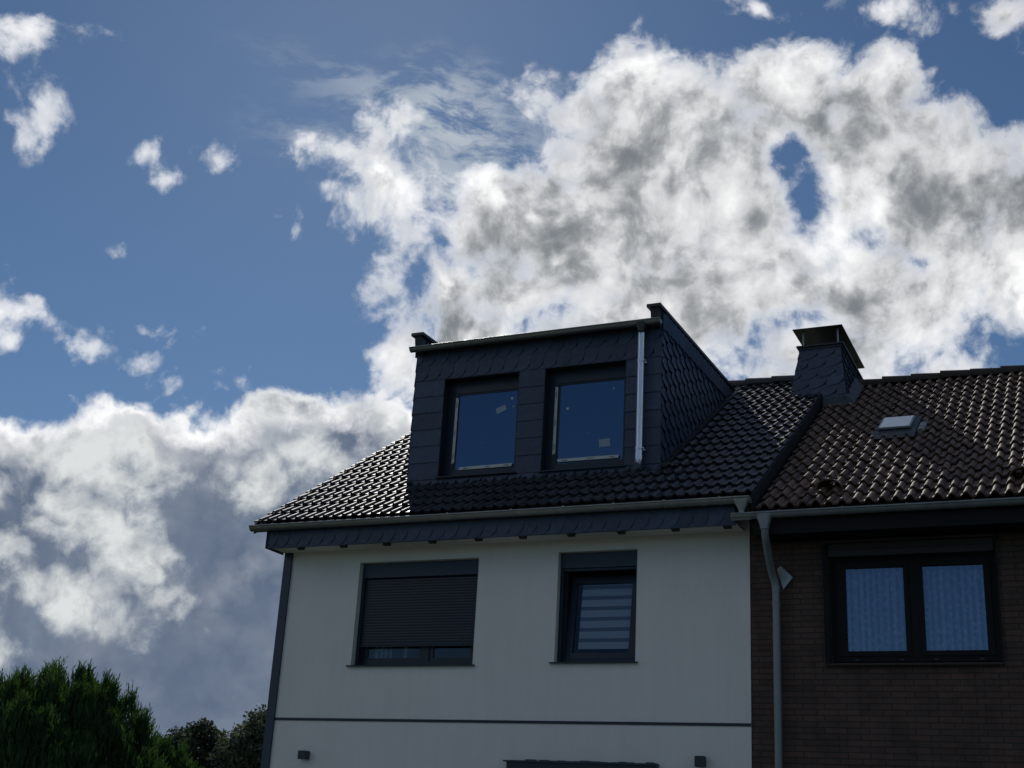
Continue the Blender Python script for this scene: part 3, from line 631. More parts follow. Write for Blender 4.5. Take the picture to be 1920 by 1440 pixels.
# door under the canopy, head only just seen
dn = MB().frame(door_[0]+.003, door_[1]-.003, door_[2]+.003, door_[3]-.003, .08, .1, .17).out('door', ANTHD, H)
MB().box(door_[0]+.083, 4.6, .115, .155, door_[2]+.083, door_[3]-.083).out('door_leaf', ANTH, dn)
MB().box(4.601, door_[1]-.083, .13, .14, door_[2]+.083, door_[3]-.083).out('pane', GLASS_B, dn)

# ---- dormer
DB = 4.62
mb = wall_holes(DX0, DX1-.012, 6.1, 8.42, [(1.815, 3.01, 6.50, 7.98), (3.41, 4.62, 6.48, 7.985)], DYF+.012, DYF+.30)
mb.out('dormer_front', SLATEB, H)
mb = MB()
Of = (0, DYF+.012, 0); fa = ((1, 0, 0), (0, 0, 1), (0, -1, 0))
zr = 8.225
for (a, b) in ((DX0-.01, 1.812), (3.013, 3.407), (4.623, DX1+.004)):
    slates(mb, Of, *fa, [(a, 6.44), (b, 6.44), (b, 7.985), (a, 7.985)], b-a+.002, .2525, off=(a-.001, 6.47), stagger=0, seed=int(a*10), lat=0, over=1.1)
slates(mb, Of, *fa, [(DX0-.01, 7.987), (DX1+.004, 7.987), (DX1+.004, 8.43), (DX0-.01, 8.43)], .205, .235, arc=.7, off=(DX0, 7.987), stagger=.5, proud=.007, lat=.0035)
slates(mb, Of, *fa, [(DX0-.01, 6.36), (DX1+.004, 6.36), (DX1+.004, 6.455), (DX0-.01, 6.455)], .2, .15, arc=.9, off=(DX0, 6.35), proud=.016, stagger=.5)
mb.out('dormer_slates', SLATE, H)
def side_wall(x0, x1):
    mb = MB(); zt = lambda y: 8.62+.025*(y-DYF)
    mb.prism([(x0, DYF+.012, 6.2), (x0, DB, roofz(DB)-.25), (x0, DB, zt(DB)), (x0, DYF+.012, zt(DYF))], (x1-x0, 0, 0)); return mb
sw = side_wall(DX1-.14, DX1-.012).out('dormer_side_wall', SLATEB, H, label='right side wall of the dormer hung with slanting slates')
sw2 = side_wall(DX0+.001, DX0+.13).out('dormer_side_wall', SLATEB, H, label='left side wall of the dormer')
for (X_, sgn, par) in ((DX1-.012, 1, sw), (DX0+.001, -1, sw2)):
    mb = MB(); U_ = (0, 1, 0) if sgn > 0 else (0, -1, 0); o_ = (X_, 0, 0)
    def reg(pts): return pts if sgn > 0 else [(-a, b) for a, b in pts][::-1]
    A = [(DYF-.004, 6.22), (4.36, roofz(4.36)-.25), (4.36, 8.49), (DYF-.004, 8.40)]
    slates(mb, o_, U_, (0, 0, 1), (sgn, 0, 0), reg(A), .235, .185, arc=.8, rot=rad(-35)*sgn, stagger=.35, proud=.020, lat=.009, seed=9, off=(.75*sgn, 8.10), over=1.15)
    Bp = [(DYF-.004, 8.385), (DB, 8.475), (DB, 8.70), (DYF-.004, 8.625)]
    slates(mb, o_, U_, (0, 0, 1), (sgn, 0, 0), reg(Bp), .185, .29, off=(DYF*sgn, 8.385), stagger=0, proud=.006, base=.024, lat=.03, rot=rad(1.4)*sgn, jit=0, gap=.011)
    mb.out('side_slates', SLATE, par)
    xa, xb = (X_-.155, X_+.045) if sgn > 0 else (X_-.045, X_+.155)
    z_ = lambda y: 8.655+.025*(y-.6)
    mb = MB().hexa([(xa, .52, z_(.52)), (xb, .52, z_(.52)), (xb, DB, z_(DB)), (xa, DB, z_(DB)), (xa, .52, z_(.52)+.045), (xb, .52, z_(.52)+.045), (xb, DB, z_(DB)+.045), (xa, DB, z_(DB)+.045)])
    mb.hexa([(xa+.04, .62, 8.40), (xb-.04, .62, 8.40), (xb-.04, .71, 8.40), (xa+.04, .71, 8.40), (xa+.04, .56, 8.654), (xb-.04, .56, 8.654), (xb-.04, .71, 8.654), (xa+.04, .71, 8.654)])
    mb.out('parapet_cap', CAPM, par)
mb = MB().hexa([(DX0+.132, .56, 8.43), (DX1-.142, .56, 8.43), (DX1-.142, DB, 8.62), (DX0+.132, DB, 8.62), (DX0+.132, .56, 8.47), (DX1-.142, .56, 8.47), (DX1-.142, DB, 8.66), (DX0+.132, DB, 8.66)])
mb.out('dormer_roof', CAPM, H)
half_gutter(DX0-.04, DX1+.03, .485, 8.462, .062, ZINC, H, name='dormer_gutter', brackets=(), joints=(2.0, 3.6))
MB().box(DX0-.005, DX1, .60, .712, 8.432, 8.452).out('dormer_fascia', CAPM, H)
def dormer_window(o, lab, glass_r, cards, tapes):
    x0, x1, z0, z1 = o
    f = MB().box(x0+.002, x1-.002, .86, .93, z1-.19, z1-.002).box(x0+.002, x0+.15, .86, .93, z0+.002, z1-.1905).box(x1-.06, x1-.002, .86, .93, z0+.002, z1-.1905).box(x0+.1505, x1-.0605, .86, .93, z0+.002, z0+.115).out('dormer_window', ANTHD, H, label=lab)
    MB().frame(x0+.1505, x1-.0605, z0+.1155, z1-.1905, .022, .872, .92).out('sash', ANTHD, f)
    MB().box(x0+.173, x1-.083, .885, .895, z0+.138, z1-.213).out('pane', GLASS_D, f)
    MB().box(x0+.05, x1-.05, 1.3, 1.31, z0+.05, z1-.05).out('room_back', ROOM, f)
    mb = MB(); 
    for (a, b) in ((x0, x0+.006), (x1-.006, x1)): mb.box(a, b, .70, .859, z0+.002, z1-.006)
    mb.box(x0, x1, .70, .859, z1-.0055, z1); mb.out('reveal', ANTHD, f)
    MB().hexa([(x0-.03, .655, z0-.028), (x1+.03, .655, z0-.028), (x1+.03, .859, z0-.006), (x0-.03, .859, z0-.006), (x0-.03, .655, z0-.012), (x1+.03, .655, z0-.012), (x1+.03, .859, z0+.010), (x0-.03, .859, z0+.010)]).out('sill', ANTHD, f)
    for (a, b, c, d_, lb) in tapes:
        y = .859 if lb == 'v' else .862
        if lb == 'v': pts = [(a-.02, y, c), (a+.022, y, c-.012), (b+.022, y, d_+.01), (b-.02, y, d_-.008)]
        else: pts = [(a, y-.004, c-.018), (b, y-.004, d_-.022), (b+.004, y-.004, d_+.022), (a-.003, y-.004, c+.022)]
        mb = MB().prism(pts, (0, -.0015, 0)); t_ = mb.out('tape', TAPE, f)
        mb = MB(); rnd = random.Random(int(a*100))
        for g in (.08, .5, .86):                            # the small print repeated along the tape
            mb = MB()
            for q in range(5):
                s_ = g+q*.018
                if lb == 'v': zc = c+(d_-c)*s_; xc = a+(b-a)*s_; mb.box(xc-.008, xc+.008, y-.0035, y-.0017, zc-.005, zc+.004+.003*rnd.random())
                else: xc = a+(b-a)*s_; zc = c+(d_-c)*s_; mb.box(xc-.004, xc+.004+.003*rnd.random(), y-.0075, y-.0057, zc-.008, zc+.008)
            mb.out('print', PRINT, t_)
    for (cx, cz, w_, h_, a_, m_) in cards:
        c, s = math.cos(a_), math.sin(a_)
        pts = [(cx+dx*c-dz*s, .8845, cz+dx*s+dz*c) for dx, dz in ((-w_/2, -h_/2), (w_/2, -h_/2), (w_/2, h_/2), (-w_/2, h_/2))]
        MB().prism(pts, (0, -.002, 0)).out('sticker', m_, f)
    return f
dormer_window((1.815, 3.01, 6.50, 7.98), 'left dormer window, label stuck high on the glass', 0,
    [(2.668, 7.50, .155, .085, rad(20), CARD), (2.836, 7.653, .035, .035, 0, TAPE), (2.861, 7.529, .03, .03, 0, CARD), (2.40, 7.02, .012, .012, 0, CARD)],
    [(1.961, 1.959, 7.734, 6.733, 'v'), (2.07, 2.895, 6.646, 6.652, 'h')])
dormer_window((3.41, 4.62, 6.48, 7.985), 'right dormer window, label stuck low on the glass', 0,
    [(4.268, 6.872, .16, .11, rad(3), CARD), (3.701, 7.417, .035, .035, 0, TAPE), (4.379, 7.653, .03, .03, 0, CARD), (4.03, 7.03, .010, .010, 0, CARD)],
    [(3.532, 3.529, 7.752, 6.756, 'v'), (3.592, 4.484, 6.657, 6.657, 'h')])
# dormer downpipe
dp = MB().tube([(4.865, .60, 8.34), (4.865, .60, 6.52), (4.862, .585, 6.46), (4.86, .54, 6.41)], .048, 20).tube([(4.865, .60, 6.62), (4.865, .60, 6.50)], .0505, 20, cap=False)
dp = autosmooth(dp.out('dormer_downpipe', ZINCN, H, label='shiny new zinc downpipe beside the right dormer window'), 50)
hopper(4.88, .547, 8.44, 8.315, .17, .1, .12, CAPM, dp, 'funnel')
for z in (7.90, 6.655):
    mb = MB().tube([(4.865, .60, z-.012), (4.865, .60, z+.012)], .053, 18, cap=True).box(4.80, 4.93, .655, .70, z-.01, z+.01)
    mb.tube([(4.922, .59, z), (4.938, .59, z)], .014, 8); mb.out('pipe_clamp', ZINCN, dp)
# loose lead flap on the tiles at the foot of the dormer
O_ = Vector((5.18, .66, roofz(.66)+.055))
MB().prism([O_, O_+ex*.16+es*.03+en*.01, O_+ex*.23-es*.12+en*.03, O_+ex*.10-es*.2+en*.05, O_-ex*.02-es*.10+en*.03], en*.006).out('lead_flap', LEAD, roof)
for (a, b, c) in ((5.155, DYF+.05, DB),):          # step flashing where the dormer side meets the tiles
    mb = MB(); y = b
    while y < c-.15:
        y2 = min(y+.33, c); mb.hexa([(5.13, y, roofz(y)+.0), (5.22, y, roofz(y)+.0), (5.22, y2, roofz(y2)+.0), (5.13, y2, roofz(y2)+.0), (5.13, y, roofz(y)+.05), (5.22, y, roofz(y)+.032), (5.22, y2, roofz(y2)+.024), (5.13, y2, roofz(y2)+.042)]); y += .30
    mb.out('step_flashing', CAPM, roof)

# ---- chimney
def quad_pt(c, u, v): 
    return c[0].lerp(c[1], u).lerp(c[3].lerp(c[2], u), v)
tz, bz = 9.22, 7.9
top = [Vector(p) for p in ((6.285, 4.10, tz), (6.915, 4.10, tz), (6.915, 5.78, tz), (6.285, 5.78, tz))]
bot = [Vector(p) for p in ((6.12, 3.68, bz), (7.09, 3.68, bz), (7.09, 6.2, bz), (6.12, 6.2, bz))]
ch = MB().hexa(bot+top).out('chimney', SLATEB, H, label='slate clad chimney flaring out at its foot')
mb = MB()
for (i, j) in ((0, 1), (1, 2), (2, 3), (3, 0)):
    a, b, c, d_ = bot[i], bot[j], top[j], top[i]
    U_ = (b-a).normalized(); Nn = U_.cross(d_-a).normalized(); Vv = Nn.cross(U_)
    P2 = lambda p: ((p-a).dot(U_), (p-a).dot(Vv))
    rg = [P2(q) for q in (a, b, c, d_)]
    if i == 1: slates(mb, a, U_, Vv, Nn, rg, .30, .15, arc=.3, rot=rad(-55), stagger=.35, proud=.020, lat=.012, seed=21)
    else: slates(mb, a, U_, Vv, Nn, rg, .27, .19, arc=.8, rot=rad(4), stagger=.45, proud=.010, lat=.004, seed=22+i, jit=.02)
mb.out('chimney_slates', SLATE, ch)
MB().box(6.235, 6.965, 4.05, 5.83, 9.255, 9.28).box(6.27, 6.93, 4.08, 5.80, 9.22, 9.2545).out('cap', CAPM, ch)
for (x, y) in ((6.33, 4.15), (6.87, 4.15), (6.87, 5.73), (6.33, 5.73)):
    MB().box(x-.012, x+.012, y-.012, y+.012, 9.2805, 9.548).out('post', ZINC, ch)
MB().box(6.42, 6.78, 4.4, 4.75, 9.2805, 9.34).box(6.42, 6.78, 5.1, 5.5, 9.2805, 9.34).out_each('flue', LEAD, ch)
MB().prism([(6.185, 4.03, 9.549), (6.96, 4.03, 9.549), (6.96, 6.02, 9.549), (6.185, 6.02, 9.549)], (0, 0, .012)).out('cover_plate', CAPM, ch)
OFFB = -.2
# lead flashing round the foot, dressed over the brown tiles
mb = MB()
def onb(x, y, h): return (x, y, roofz(y, OFFB)+h)
yb = 3.83
mb.hexa([onb(6.71, yb-.24, .035), onb(7.14, yb-.24, .035), onb(7.10, yb+.02, .03), onb(6.71, yb+.02, .03), onb(6.71, yb-.24, .045), onb(7.14, yb-.24, .045), onb(7.08, yb-.0, .14), onb(6.71, yb-.0, .14)])
for k in range(4):
    y = yb-.12+k*.25
    mb.hexa([onb(7.04-.00*k, y, .03), onb(7.17, y-.02, .03), onb(7.17, y+.25, .03), onb(7.04, y+.25, .03), onb(7.03, y, .17), onb(7.17, y-.02, .045), onb(7.17, y+.25, .045), onb(7.02, y+.25, .17)])
mb.out('flashing', LEAD, ch)

# ============================================================ BRICK HOUSE
B = root('brick_house', 'dark brown brick house with weathered brown tiled roof adjoining the white house', 'house', (9.8, 4.5, 0))
BX1 = 13.2; bw = (7.43, 9.245, 3.745, 5.11)
mb = wall_holes(W+.003, BX1, 0, 5.4, [bw, (10.4, 12.2, 3.745, 5.11), (7.4, 9.3, .9, 2.4)], .012, .33)
mb.out('wall', BRICK, B)
mb = MB(); gp = [(BX1-.3, .33, 0), (BX1-.3, gy1, 0), (BX1-.3, gy1, 5.5), (BX1-.3, RY, roofz(RY)-.45), (BX1-.3, .33, 5.5)]
mb.prism(gp, (.3, 0, 0)); mb.box(6.52, BX1-.3, 9.2, 9.5, 0, 5.5); mb.out('side_wall', BRICK, B)
MB().box(6.6, 12.8, .9, 8.9, .1, 2.9).box(6.6, 12.8, .9, 8.9, 3.0, 5.3).out('interior', ROOM, B)
BX0 = XR+.05
sky_hole = lambda x, y: 7.74 < x < 8.18 and 1.98 < y < 2.58
vent = lambda x, y: False
vs, fs = tiles(BX0, BX1+.2, YE+.10, OFFB, 18, .34, lambda x, y: sky_hole(x, y) or y > RY+.02 or (x < 7.0 and y > 4.0), jit=.8, seed=12, roll_h=.052, flat=.38)
roofb = part('roof', vs, fs, TILEB, B, smooth=True, recalc=False)
mb = MB(); slab(mb, BX0, BX1+.15, YE+.14, RY, OFFB-.035, .10); bslab(mb, BX0, BX1+.15, OFFB, .12); mb.out('roof_deck', WOOD, roofb)
ridge_caps(7.0, BX1+.2, .437, RY, roofz(RY, OFFB)-.005, .13, RIDGEB, roofb, 14, jit=.02)
# moss and lichen cushions scattered on the old tiles
mb = MB(); rnd = random.Random(31)
for k in range(230):
    i = rnd.randrange(0, 44); j = rnd.randrange(0, 17)
    x = BX0+(i+.68+.1*rnd.random())*.1495; yy = YE+.12+j*.34*CS+rnd.random()*.05; r = .008+.016*rnd.random()**2
    if yy > RY-.1 or sky_hole(x, yy): continue
    c = Vector((x, yy, roofz(yy, OFFB)))+en*.052
    vs_ = [c+en*r*.7]
    for q in range(6): a = q*1.047+rnd.random()*.5; rr = r*(.7+.6*rnd.random()); vs_.append(c+ex*rr*math.cos(a)+es*rr*math.sin(a))
    mb.add(vs_, [(0, 1+q, 1+(q+1) % 6) for q in range(6)])
mo = mb.out('moss', mat('grey_green_moss', (.16, .16, .12), .95, var=.4, vscale=30), roofb); mo['kind'] = 'stuff'
# vent tiles
for (x, y) in ((7.47, -.02), (9.62, -.02)):
    mb = MB(); c = Vector((x, y, roofz(y, OFFB)))+en*.03
    n = 12; ring0 = [c+ex*.16*math.cos(math.pi*k/n)+en*.13*math.sin(math.pi*k/n)-es*.03 for k in range(n+1)]
    ring1 = [c+es*.30+ex*.10*math.cos(math.pi*k/n)+en*.02*math.sin(math.pi*k/n) for k in range(n+1)]
    ring2 = [c+ex*.145*math.cos(math.pi*k/n)+en*.115*math.sin(math.pi*k/n)-es*.03 for k in range(n+1)]
    ring3 = [c+es*.24+ex*.09*math.cos(math.pi*k/n)+en*.01*math.sin(math.pi*k/n) for k in range(n+1)]
    vs_ = ring0+ring1+ring2+ring3; m_ = n+1
    mb.add(vs_, [(k, k+1, m_+k+1, m_+k) for k in range(n)]+[(2*m_+k, 3*m_+k, 3*m_+k+1, 2*m_+k+1) for k in range(n)]+[(k, 2*m_+k, 2*m_+k+1, k+1) for k in range(n)])
    autosmooth(mb.out('vent_tile', TILEB, roofb), 50)
# skylight
def onr(x, y, h): return Vector((x, y, roofz(y, OFFB)))+en*h
sx0, sx1, sy0, sy1 = 7.76, 8.165, 2.03, 2.56
fr = MB().hexa([onr(sx0, sy0, .0), onr(sx1, sy0, .0), onr(sx1, sy1, .0), onr(sx0, sy1, .0), onr(sx0, sy0, .09), onr(sx1, sy0, .09), onr(sx1, sy1, .07), onr(sx0, sy1, .07)])
sk = fr.out('skylight', ANTHD, B, label='small skylight on the brown roof, sky reflection painted pale into its pane')
MB().hexa([onr(sx0-.012, sy0-.02, .091), onr(sx1+.012, sy0-.02, .091), onr(sx1+.012, sy1+.01, .071), onr(sx0-.012, sy1+.01, .071), onr(sx0-.012, sy0-.02, .110), onr(sx1+.012, sy0-.02, .110), onr(sx1+.012, sy1+.01, .090), onr(sx0-.012, sy1+.01, .090)]).out('frame', ZINCD, sk)
MB().hexa([onr(sx0+.012, sy0+.0, .1105), onr(sx1-.012, sy0+.0, .1105), onr(sx1-.012, sy1-.015, .0905), onr(sx0+.012, sy1-.015, .0905), onr(sx0+.012, sy0+.0, .116), onr(sx1-.012, sy0+.0, .116), onr(sx1-.012, sy1-.015, .096), onr(sx0+.012, sy1-.015, .096)]).out('pane', REFLPANE, sk)
MB().hexa([onr(sx0-.09, sy0-.26, .035), onr(sx1+.08, sy0-.26, .035), onr(sx1+.08, sy0-.001, .04), onr(sx0-.09, sy0-.001, .04), onr(sx0-.09, sy0-.26, .043), onr(sx1+.08, sy0-.26, .043), onr(sx1+.08, sy0-.001, .075), onr(sx0-.09, sy0-.001, .075)]).out('apron', LEAD, sk)
MB().hexa([onr(sx0-.09, sy0, .03), onr(sx0-.003, sy0, .03), onr(sx0-.003, sy1+.08, .03), onr(sx0-.09, sy1+.08, .03), onr(sx0-.09, sy0, .045), onr(sx0-.003, sy0, .075), onr(sx0-.003, sy1+.08, .06), onr(sx0-.09, sy1+.08, .045)]).hexa([onr(sx1+.003, sy0, .03), onr(sx1+.08, sy0, .03), onr(sx1+.08, sy1+.08, .03), onr(sx1+.003, sy1+.08, .03), onr(sx1+.003, sy0, .075), onr(sx1+.08, sy0, .045), onr(sx1+.08, sy1+.08, .045), onr(sx1+.003, sy1+.08, .06)]).out_each('side_flashing', LEAD, sk)
# one pale replacement tile beside the skylight
mb = MB(); n = 10
for (a, b, r_, h) in ((1.98, 2.26, .052, .062), (2.22, 2.52, .048, .05)):
    r0_ = [onr(8.295+r_*math.cos(math.pi*k/n), a, h-.03+r_*math.sin(math.pi*k/n)*.9) for k in range(n+1)]
    r1_ = [onr(8.30+r_*.95*math.cos(math.pi*k/n), b, h-.045+r_*.95*math.sin(math.pi*k/n)*.9) for k in range(n+1)]
    mb.add(r0_+r1_, [(k, k+1, n+2+k, n+1+k) for k in range(n)]+[tuple(range(n+1))])
autosmooth(mb.out('roll_tile', mat('pale_grey_tile', (.26, .27, .28), .5, var=.2), roofb, label='single pale grey tile beside the skylight'), 50)
# eaves: soffit and fascia
MB().box(BX0-.04, BX1+.1, YE+.15, .011, 5.16, 5.18).box(BX0-.04, BX1+.1, YE+.13, YE+.1495, 5.15, 5.37).out('eave_board', BROWNF, B)
gb = half_gutter(6.44, BX1+.2, YE, 5.385, .062, ZINCD, B, brackets=(7.0, 7.72, 8.42, 9.12, 9.8, 10.5, 11.2, 11.9, 12.6), joints=(8.9,))
pe = MB(); rr = .066; prof = [(YE+.062-rr*math.cos(math.pi*k/12), 5.382-rr*math.sin(math.pi*k/12)) for k in range(13)]+[(YE+.062-(rr-.003)*math.cos(math.pi*k/12), 5.382-(rr-.003)*math.sin(math.pi*k/12)) for k in range(12, -1, -1)]
pe.extr_x(prof, 6.428, 6.665); autosmooth(pe.out('end_sleeve', ZINC, gb, label='newer shiny end piece of the brown roof gutter'), 45)
hp = hopper(6.815, YE+.062, 5.372, 5.195, .185, .11, .14, ZINCD, B, 'hopper')
pp = [(6.818, -.538, 5.215), (6.815, -.52, 5.13), (6.812, -.46, 5.06), (6.80, -.30, 4.93), (6.80, -.16, 4.77), (6.815, -.10, 4.69), (6.828, -.085, 4.60), (6.83, -.085, 4.4), (6.83, -.085, .1)]
dpb = MB().tube(pp, .045, 18); dpb.tube([(6.83, -.085, 4.44), (6.83, -.085, 4.425)], .05, 18)
dpb.tube([(6.829, -.085, 4.62), (6.83, -.085, 4.56)], .049, 18)
dpb = autosmooth(dpb.out('downpipe', ZINCD, B, label='grey downpipe with a swan neck running down the brick wall'), 50)
for z in (3.3, 1.4, 4.40):
    MB().tube([(6.83, -.085, z-.012), (6.83, -.085, z+.012)], .0505, 18).box(6.81, 6.85, -.04, .0115, z-.01, z+.01).out('pipe_clamp', ZINCD, dpb)
MB().prism([(6.875, -.045, 4.869), (7.019, -.045, 4.727), (6.905, -.045, 4.589), (6.834, -.045, 4.825)], (0, .004, 0)).out('metal_plate', ZINC, dpb, label='small pointed grey sheet metal plate behind the downpipe bend')
# brick house window
wb = MB().frame(bw[0]+.002, bw[1]-.002, bw[2]+.022, 4.95, .06, .085, .16).box(8.305, 8.405, .086, .159, bw[2]+.082, 4.89).out('window', BROWNF, B, label='wide double window with net curtains and blue reflections in the brick wall')
for k, (a, b) in enumerate(((7.49, 8.305), (8.405, 9.185))):
    x_a, x_b = (7.60, 8.248) if k == 0 else (8.458, 9.108)
    mb = MB(); z_a, z_b = 3.885, 4.835; zb_, zt_ = bw[2]+.082, 4.89
    mb.box(a+.001, x_a, .070, .13, zb_, zt_).box(x_b, b-.001, .070, .13, zb_, zt_).box(x_a, x_b, .070, .13, zb_, z_a).box(x_a, x_b, .070, .13, z_b, zt_)
    bevel(mb.out('sash', BROWNF, wb), .004)
    MB().box(x_a-.004, x_b+.004, .10, .108, z_a-.004, z_b+.004).out('pane', GLASS_B, wb)
    nn = 90; vs_ = []; rnd = random.Random(k+4)
    for q in range(nn+1):
        xx = x_a-.06+(x_b-x_a+.12)*q/nn; yy = .25+.028*math.sin(q*.75+math.sin(q*.13)*2)+.010*math.sin(q*2.1)
        vs_ += [(xx, yy, 3.80), (xx, yy+.004, 4.90)]
    part('curtain', vs_, [(2*q, 2*q+2, 2*q+3, 2*q+1) for q in range(nn)], LACE, wb, smooth=True)
mb = MB()
for x in (7.70, 8.19, 8.56, 9.04): mb.box(x-.022, x+.022, .0825, .0845, 3.785, 3.797)
mb.out_each('drain_cap', ANTH, wb)
mb = MB().box(7.36, 9.268, -.055, .0115, 5.112, 5.15).box(7.435, 9.24, -.05, .16, 4.951, 5.03).box(7.435, 9.24, -.028, .16, 5.0305, 5.108)
bevel(mb.out('shutter_box', BOXM, wb), .006, 2)
MB().box(7.365, 7.428, -.03, .0115, 3.73, 5.111).box(9.247, 9.266, -.03, .0115, 3.73, 5.111).out_each('side_trim', BROWNF, wb)
MB().hexa([(7.36, -.05, 3.712), (9.27, -.05, 3.712), (9.27, .11, 3.722), (7.36, .11, 3.722), (7.36, -.05, 3.728), (9.27, -.05, 3.728), (9.27, .11, 3.742), (7.36, .11, 3.742)]).out('sill', BOXM, wb)
# another window of the same kind further along and one below
for (a, b, c, d_) in ((10.4, 12.2, 3.745, 5.11), (7.4, 9.3, .9, 2.4)):
    f = MB().frame(a+.002, b-.002, c+.002, d_-.002, .08, .09, .16).box((a+b)/2-.06, (a+b)/2+.06, .091, .159, c+.082, d_-.082).out('window', BROWNF, B, label='double window with dark frame')
    MB().box(a+.08, b-.08, .11, .118, c+.08, d_-.08).out('pane', GLASS_B, f)

# ============================================================ lamps and canopy on the white wall
LAMPM = mat('black_lamp_housing', (.022, .028, .036), .45, var=.1)
def lamp(x0, x1, z0, z1, label):
    xc, zc = (x0+x1)/2, (z0+z1)/2; R_ = root('wall_lamp', label, 'lamp', (xc, 0, zc), 'cube lamps on the white wall')
    w_ = (x1-x0)/2*.94
    bevel(MB().box(xc-w_, xc+w_, -.115, -.012, z0, z1).out('housing', LAMPM, R_), .004)
    MB().box(xc-.035, xc+.035, -.0118, -.001, zc-.035, zc+.035).out('wall_plate', LAMPM, R_)
    MB().box(xc-.03, xc+.03, -.09, -.035, z0-.002, z0-.0003).out('lens', LENS, R_)
    return R_
lamp(.492, .622, 2.535, 2.642, 'black cube wall lamp near the left corner of the white house')
lamp(5.862, 5.978, 2.570, 2.690, 'black cube wall lamp right of the dark canopy, near the brick wall')
cn = root('door_canopy', 'dark flat canopy fixed to the white wall above the door', 'canopy', (4.45, 0, 2.5))
cp_ = MB().box(3.50, 5.40, -.10, -.002, 2.40, 2.572).out('canopy_body', ANTHD, cn)
MB().box(3.46, 5.41, -.125, -.002, 2.5725, 2.590).out('canopy_edge', ANTH, cn)
mb = MB(); rnd = random.Random(2); x = 3.72
while x < 5.4:                                  # uneven bead of sealant along the top
    x2 = min(x+.05+.09*rnd.random(), 5.4); h = .006+.012*rnd.random(); mb.box(x, x2-.001, -.05, -.002, 2.5905, 2.5905+h); x = x2
mb.out('sealant', ANTHD, cn)

# ============================================================ trees
def leafmat(name, col, col2, tl=.25, rough=.6):
    m_ = mat(name, col, rough, col2=col2, vscale=1.4, spec=.3); attr_tint(m_, .55, 1.5)
    t = m_.node_tree; p = t.nodes['Principled BSDF']; o = t.nodes['Material Output']
    tr = t.nodes.new('ShaderNodeBsdfTranslucent'); s = p.inputs['Base Color'].links[0].from_socket; 
    g = t.nodes.new('ShaderNodeVectorMath'); g.operation = 'MULTIPLY'; t.links.new(s, g.inputs[0]); g.inputs[1].default_value = (1.4, 1.6, .7)
    t.links.new(g.outputs[0], tr.inputs[0]); mx = t.nodes.new('ShaderNodeMixShader'); mx.inputs[0].default_value = tl
    t.links.new(p.outputs[0], mx.inputs[1]); t.links.new(tr.outputs[0], mx.inputs[2]); t.links.new(mx.outputs[0], o.inputs[0]); return m_
BARK = mat('bark', (.07, .05, .035), .9, var=.4, vscale=10, bump=.8, bscale=30)
CONI = leafmat('arborvitae_green', (.056, .108, .036), (.024, .050, .019), .36)
CONY = leafmat('yellow_green_foliage', (.10, .11, .02), (.05, .07, .02), .35)
LEAF1 = leafmat('dark_leaf', (.045, .060, .032), (.028, .040, .024), .25, .7)
LEAF2 = leafmat('grey_green_leaf', (.12, .14, .10), (.065, .08, .055), .25, .7)
LEAF3 = leafmat('brown_green_leaf', (.085, .080, .045), (.05, .055, .03), .25)
def conifer(name, label, loc, plumes, dens, seed, m_, group=None):
    rnd = random.Random(seed); R_ = root(name, label, 'conifer', loc, group); tk = MB(); vs = []; fs = []
    X, Y_, Z0 = loc
    def frond(c, d_, ln, w_):
        s_ = d_.orthogonal().normalized(); s_ = Matrix.Rotation(rnd.random()*6.28, 3, d_) @ s_; s2 = d_.cross(s_)
        b = len(vs); vs.extend([c, c+d_*ln*.4+s_*w_, c+d_*ln, c+d_*ln*.4-s_*w_]); fs.append((b, b+1, b+2, b+3))
        for q in range(4):                                # flat sprays leaving the shoot
            t_ = .15+.2*q+.1*rnd.random(); sg = -1 if q % 2 else 1; e = (d_+s_*sg*(.42+.25*rnd.random())+s2*rnd.gauss(0, .2)).normalized(); l2 = ln*(.55-.09*q); b = len(vs)
            c2 = c+d_*ln*t_; vs.extend([c2, c2+e*l2*.45+s2*w_*.5+d_*.012, c2+e*l2, c2+e*l2*.45-s2*w_*.5-d_*.012]); fs.append((b, b+1, b+2, b+3))
    for (px, py, hh, rr) in plumes:
        tk.tube([(X+px*.35, Y_+py*.35, 0), (X+px*.8, Y_+py*.8, hh*.35), (X+px, Y_+py, hh*.9)], [.07, .045, .008], 8)
        lean = (rnd.gauss(0, .05), rnd.gauss(0, .05))
        n = int(dens*rr)
        for k in range(n):
            t_ = 1-(1-rnd.random())**.8*.62               # only the upper part of a plume is seen free
            pr = rr*(1-t_)**.36*1.15*min(1, .3+(1-t_)*7)
            a = rnd.random()*6.283; lump = 1+.25*math.sin(a*2+t_*14+px*7)
            r_ = pr*(.35+.7*math.sqrt(rnd.random()))*lump
            c = Vector((X+px+r_*math.cos(a)+lean[0]*t_*hh*.3, Y_+py+r_*math.sin(a)+lean[1]*t_*hh*.3, t_*hh*.97-.1*rnd.random()))
            d_ = Vector((math.cos(a)*.45*(1.05-t_)+rnd.gauss(0, .16), math.sin(a)*.45*(1.05-t_)+rnd.gauss(0, .16), 1)).normalized()
            frond(c, d_, .13+.24*rnd.random()**1.5, .010+.010*rnd.random())
    part('crown', vs, fs, m_, R_, recalc=False)
    tk.out('trunk', BARK, R_); return R_
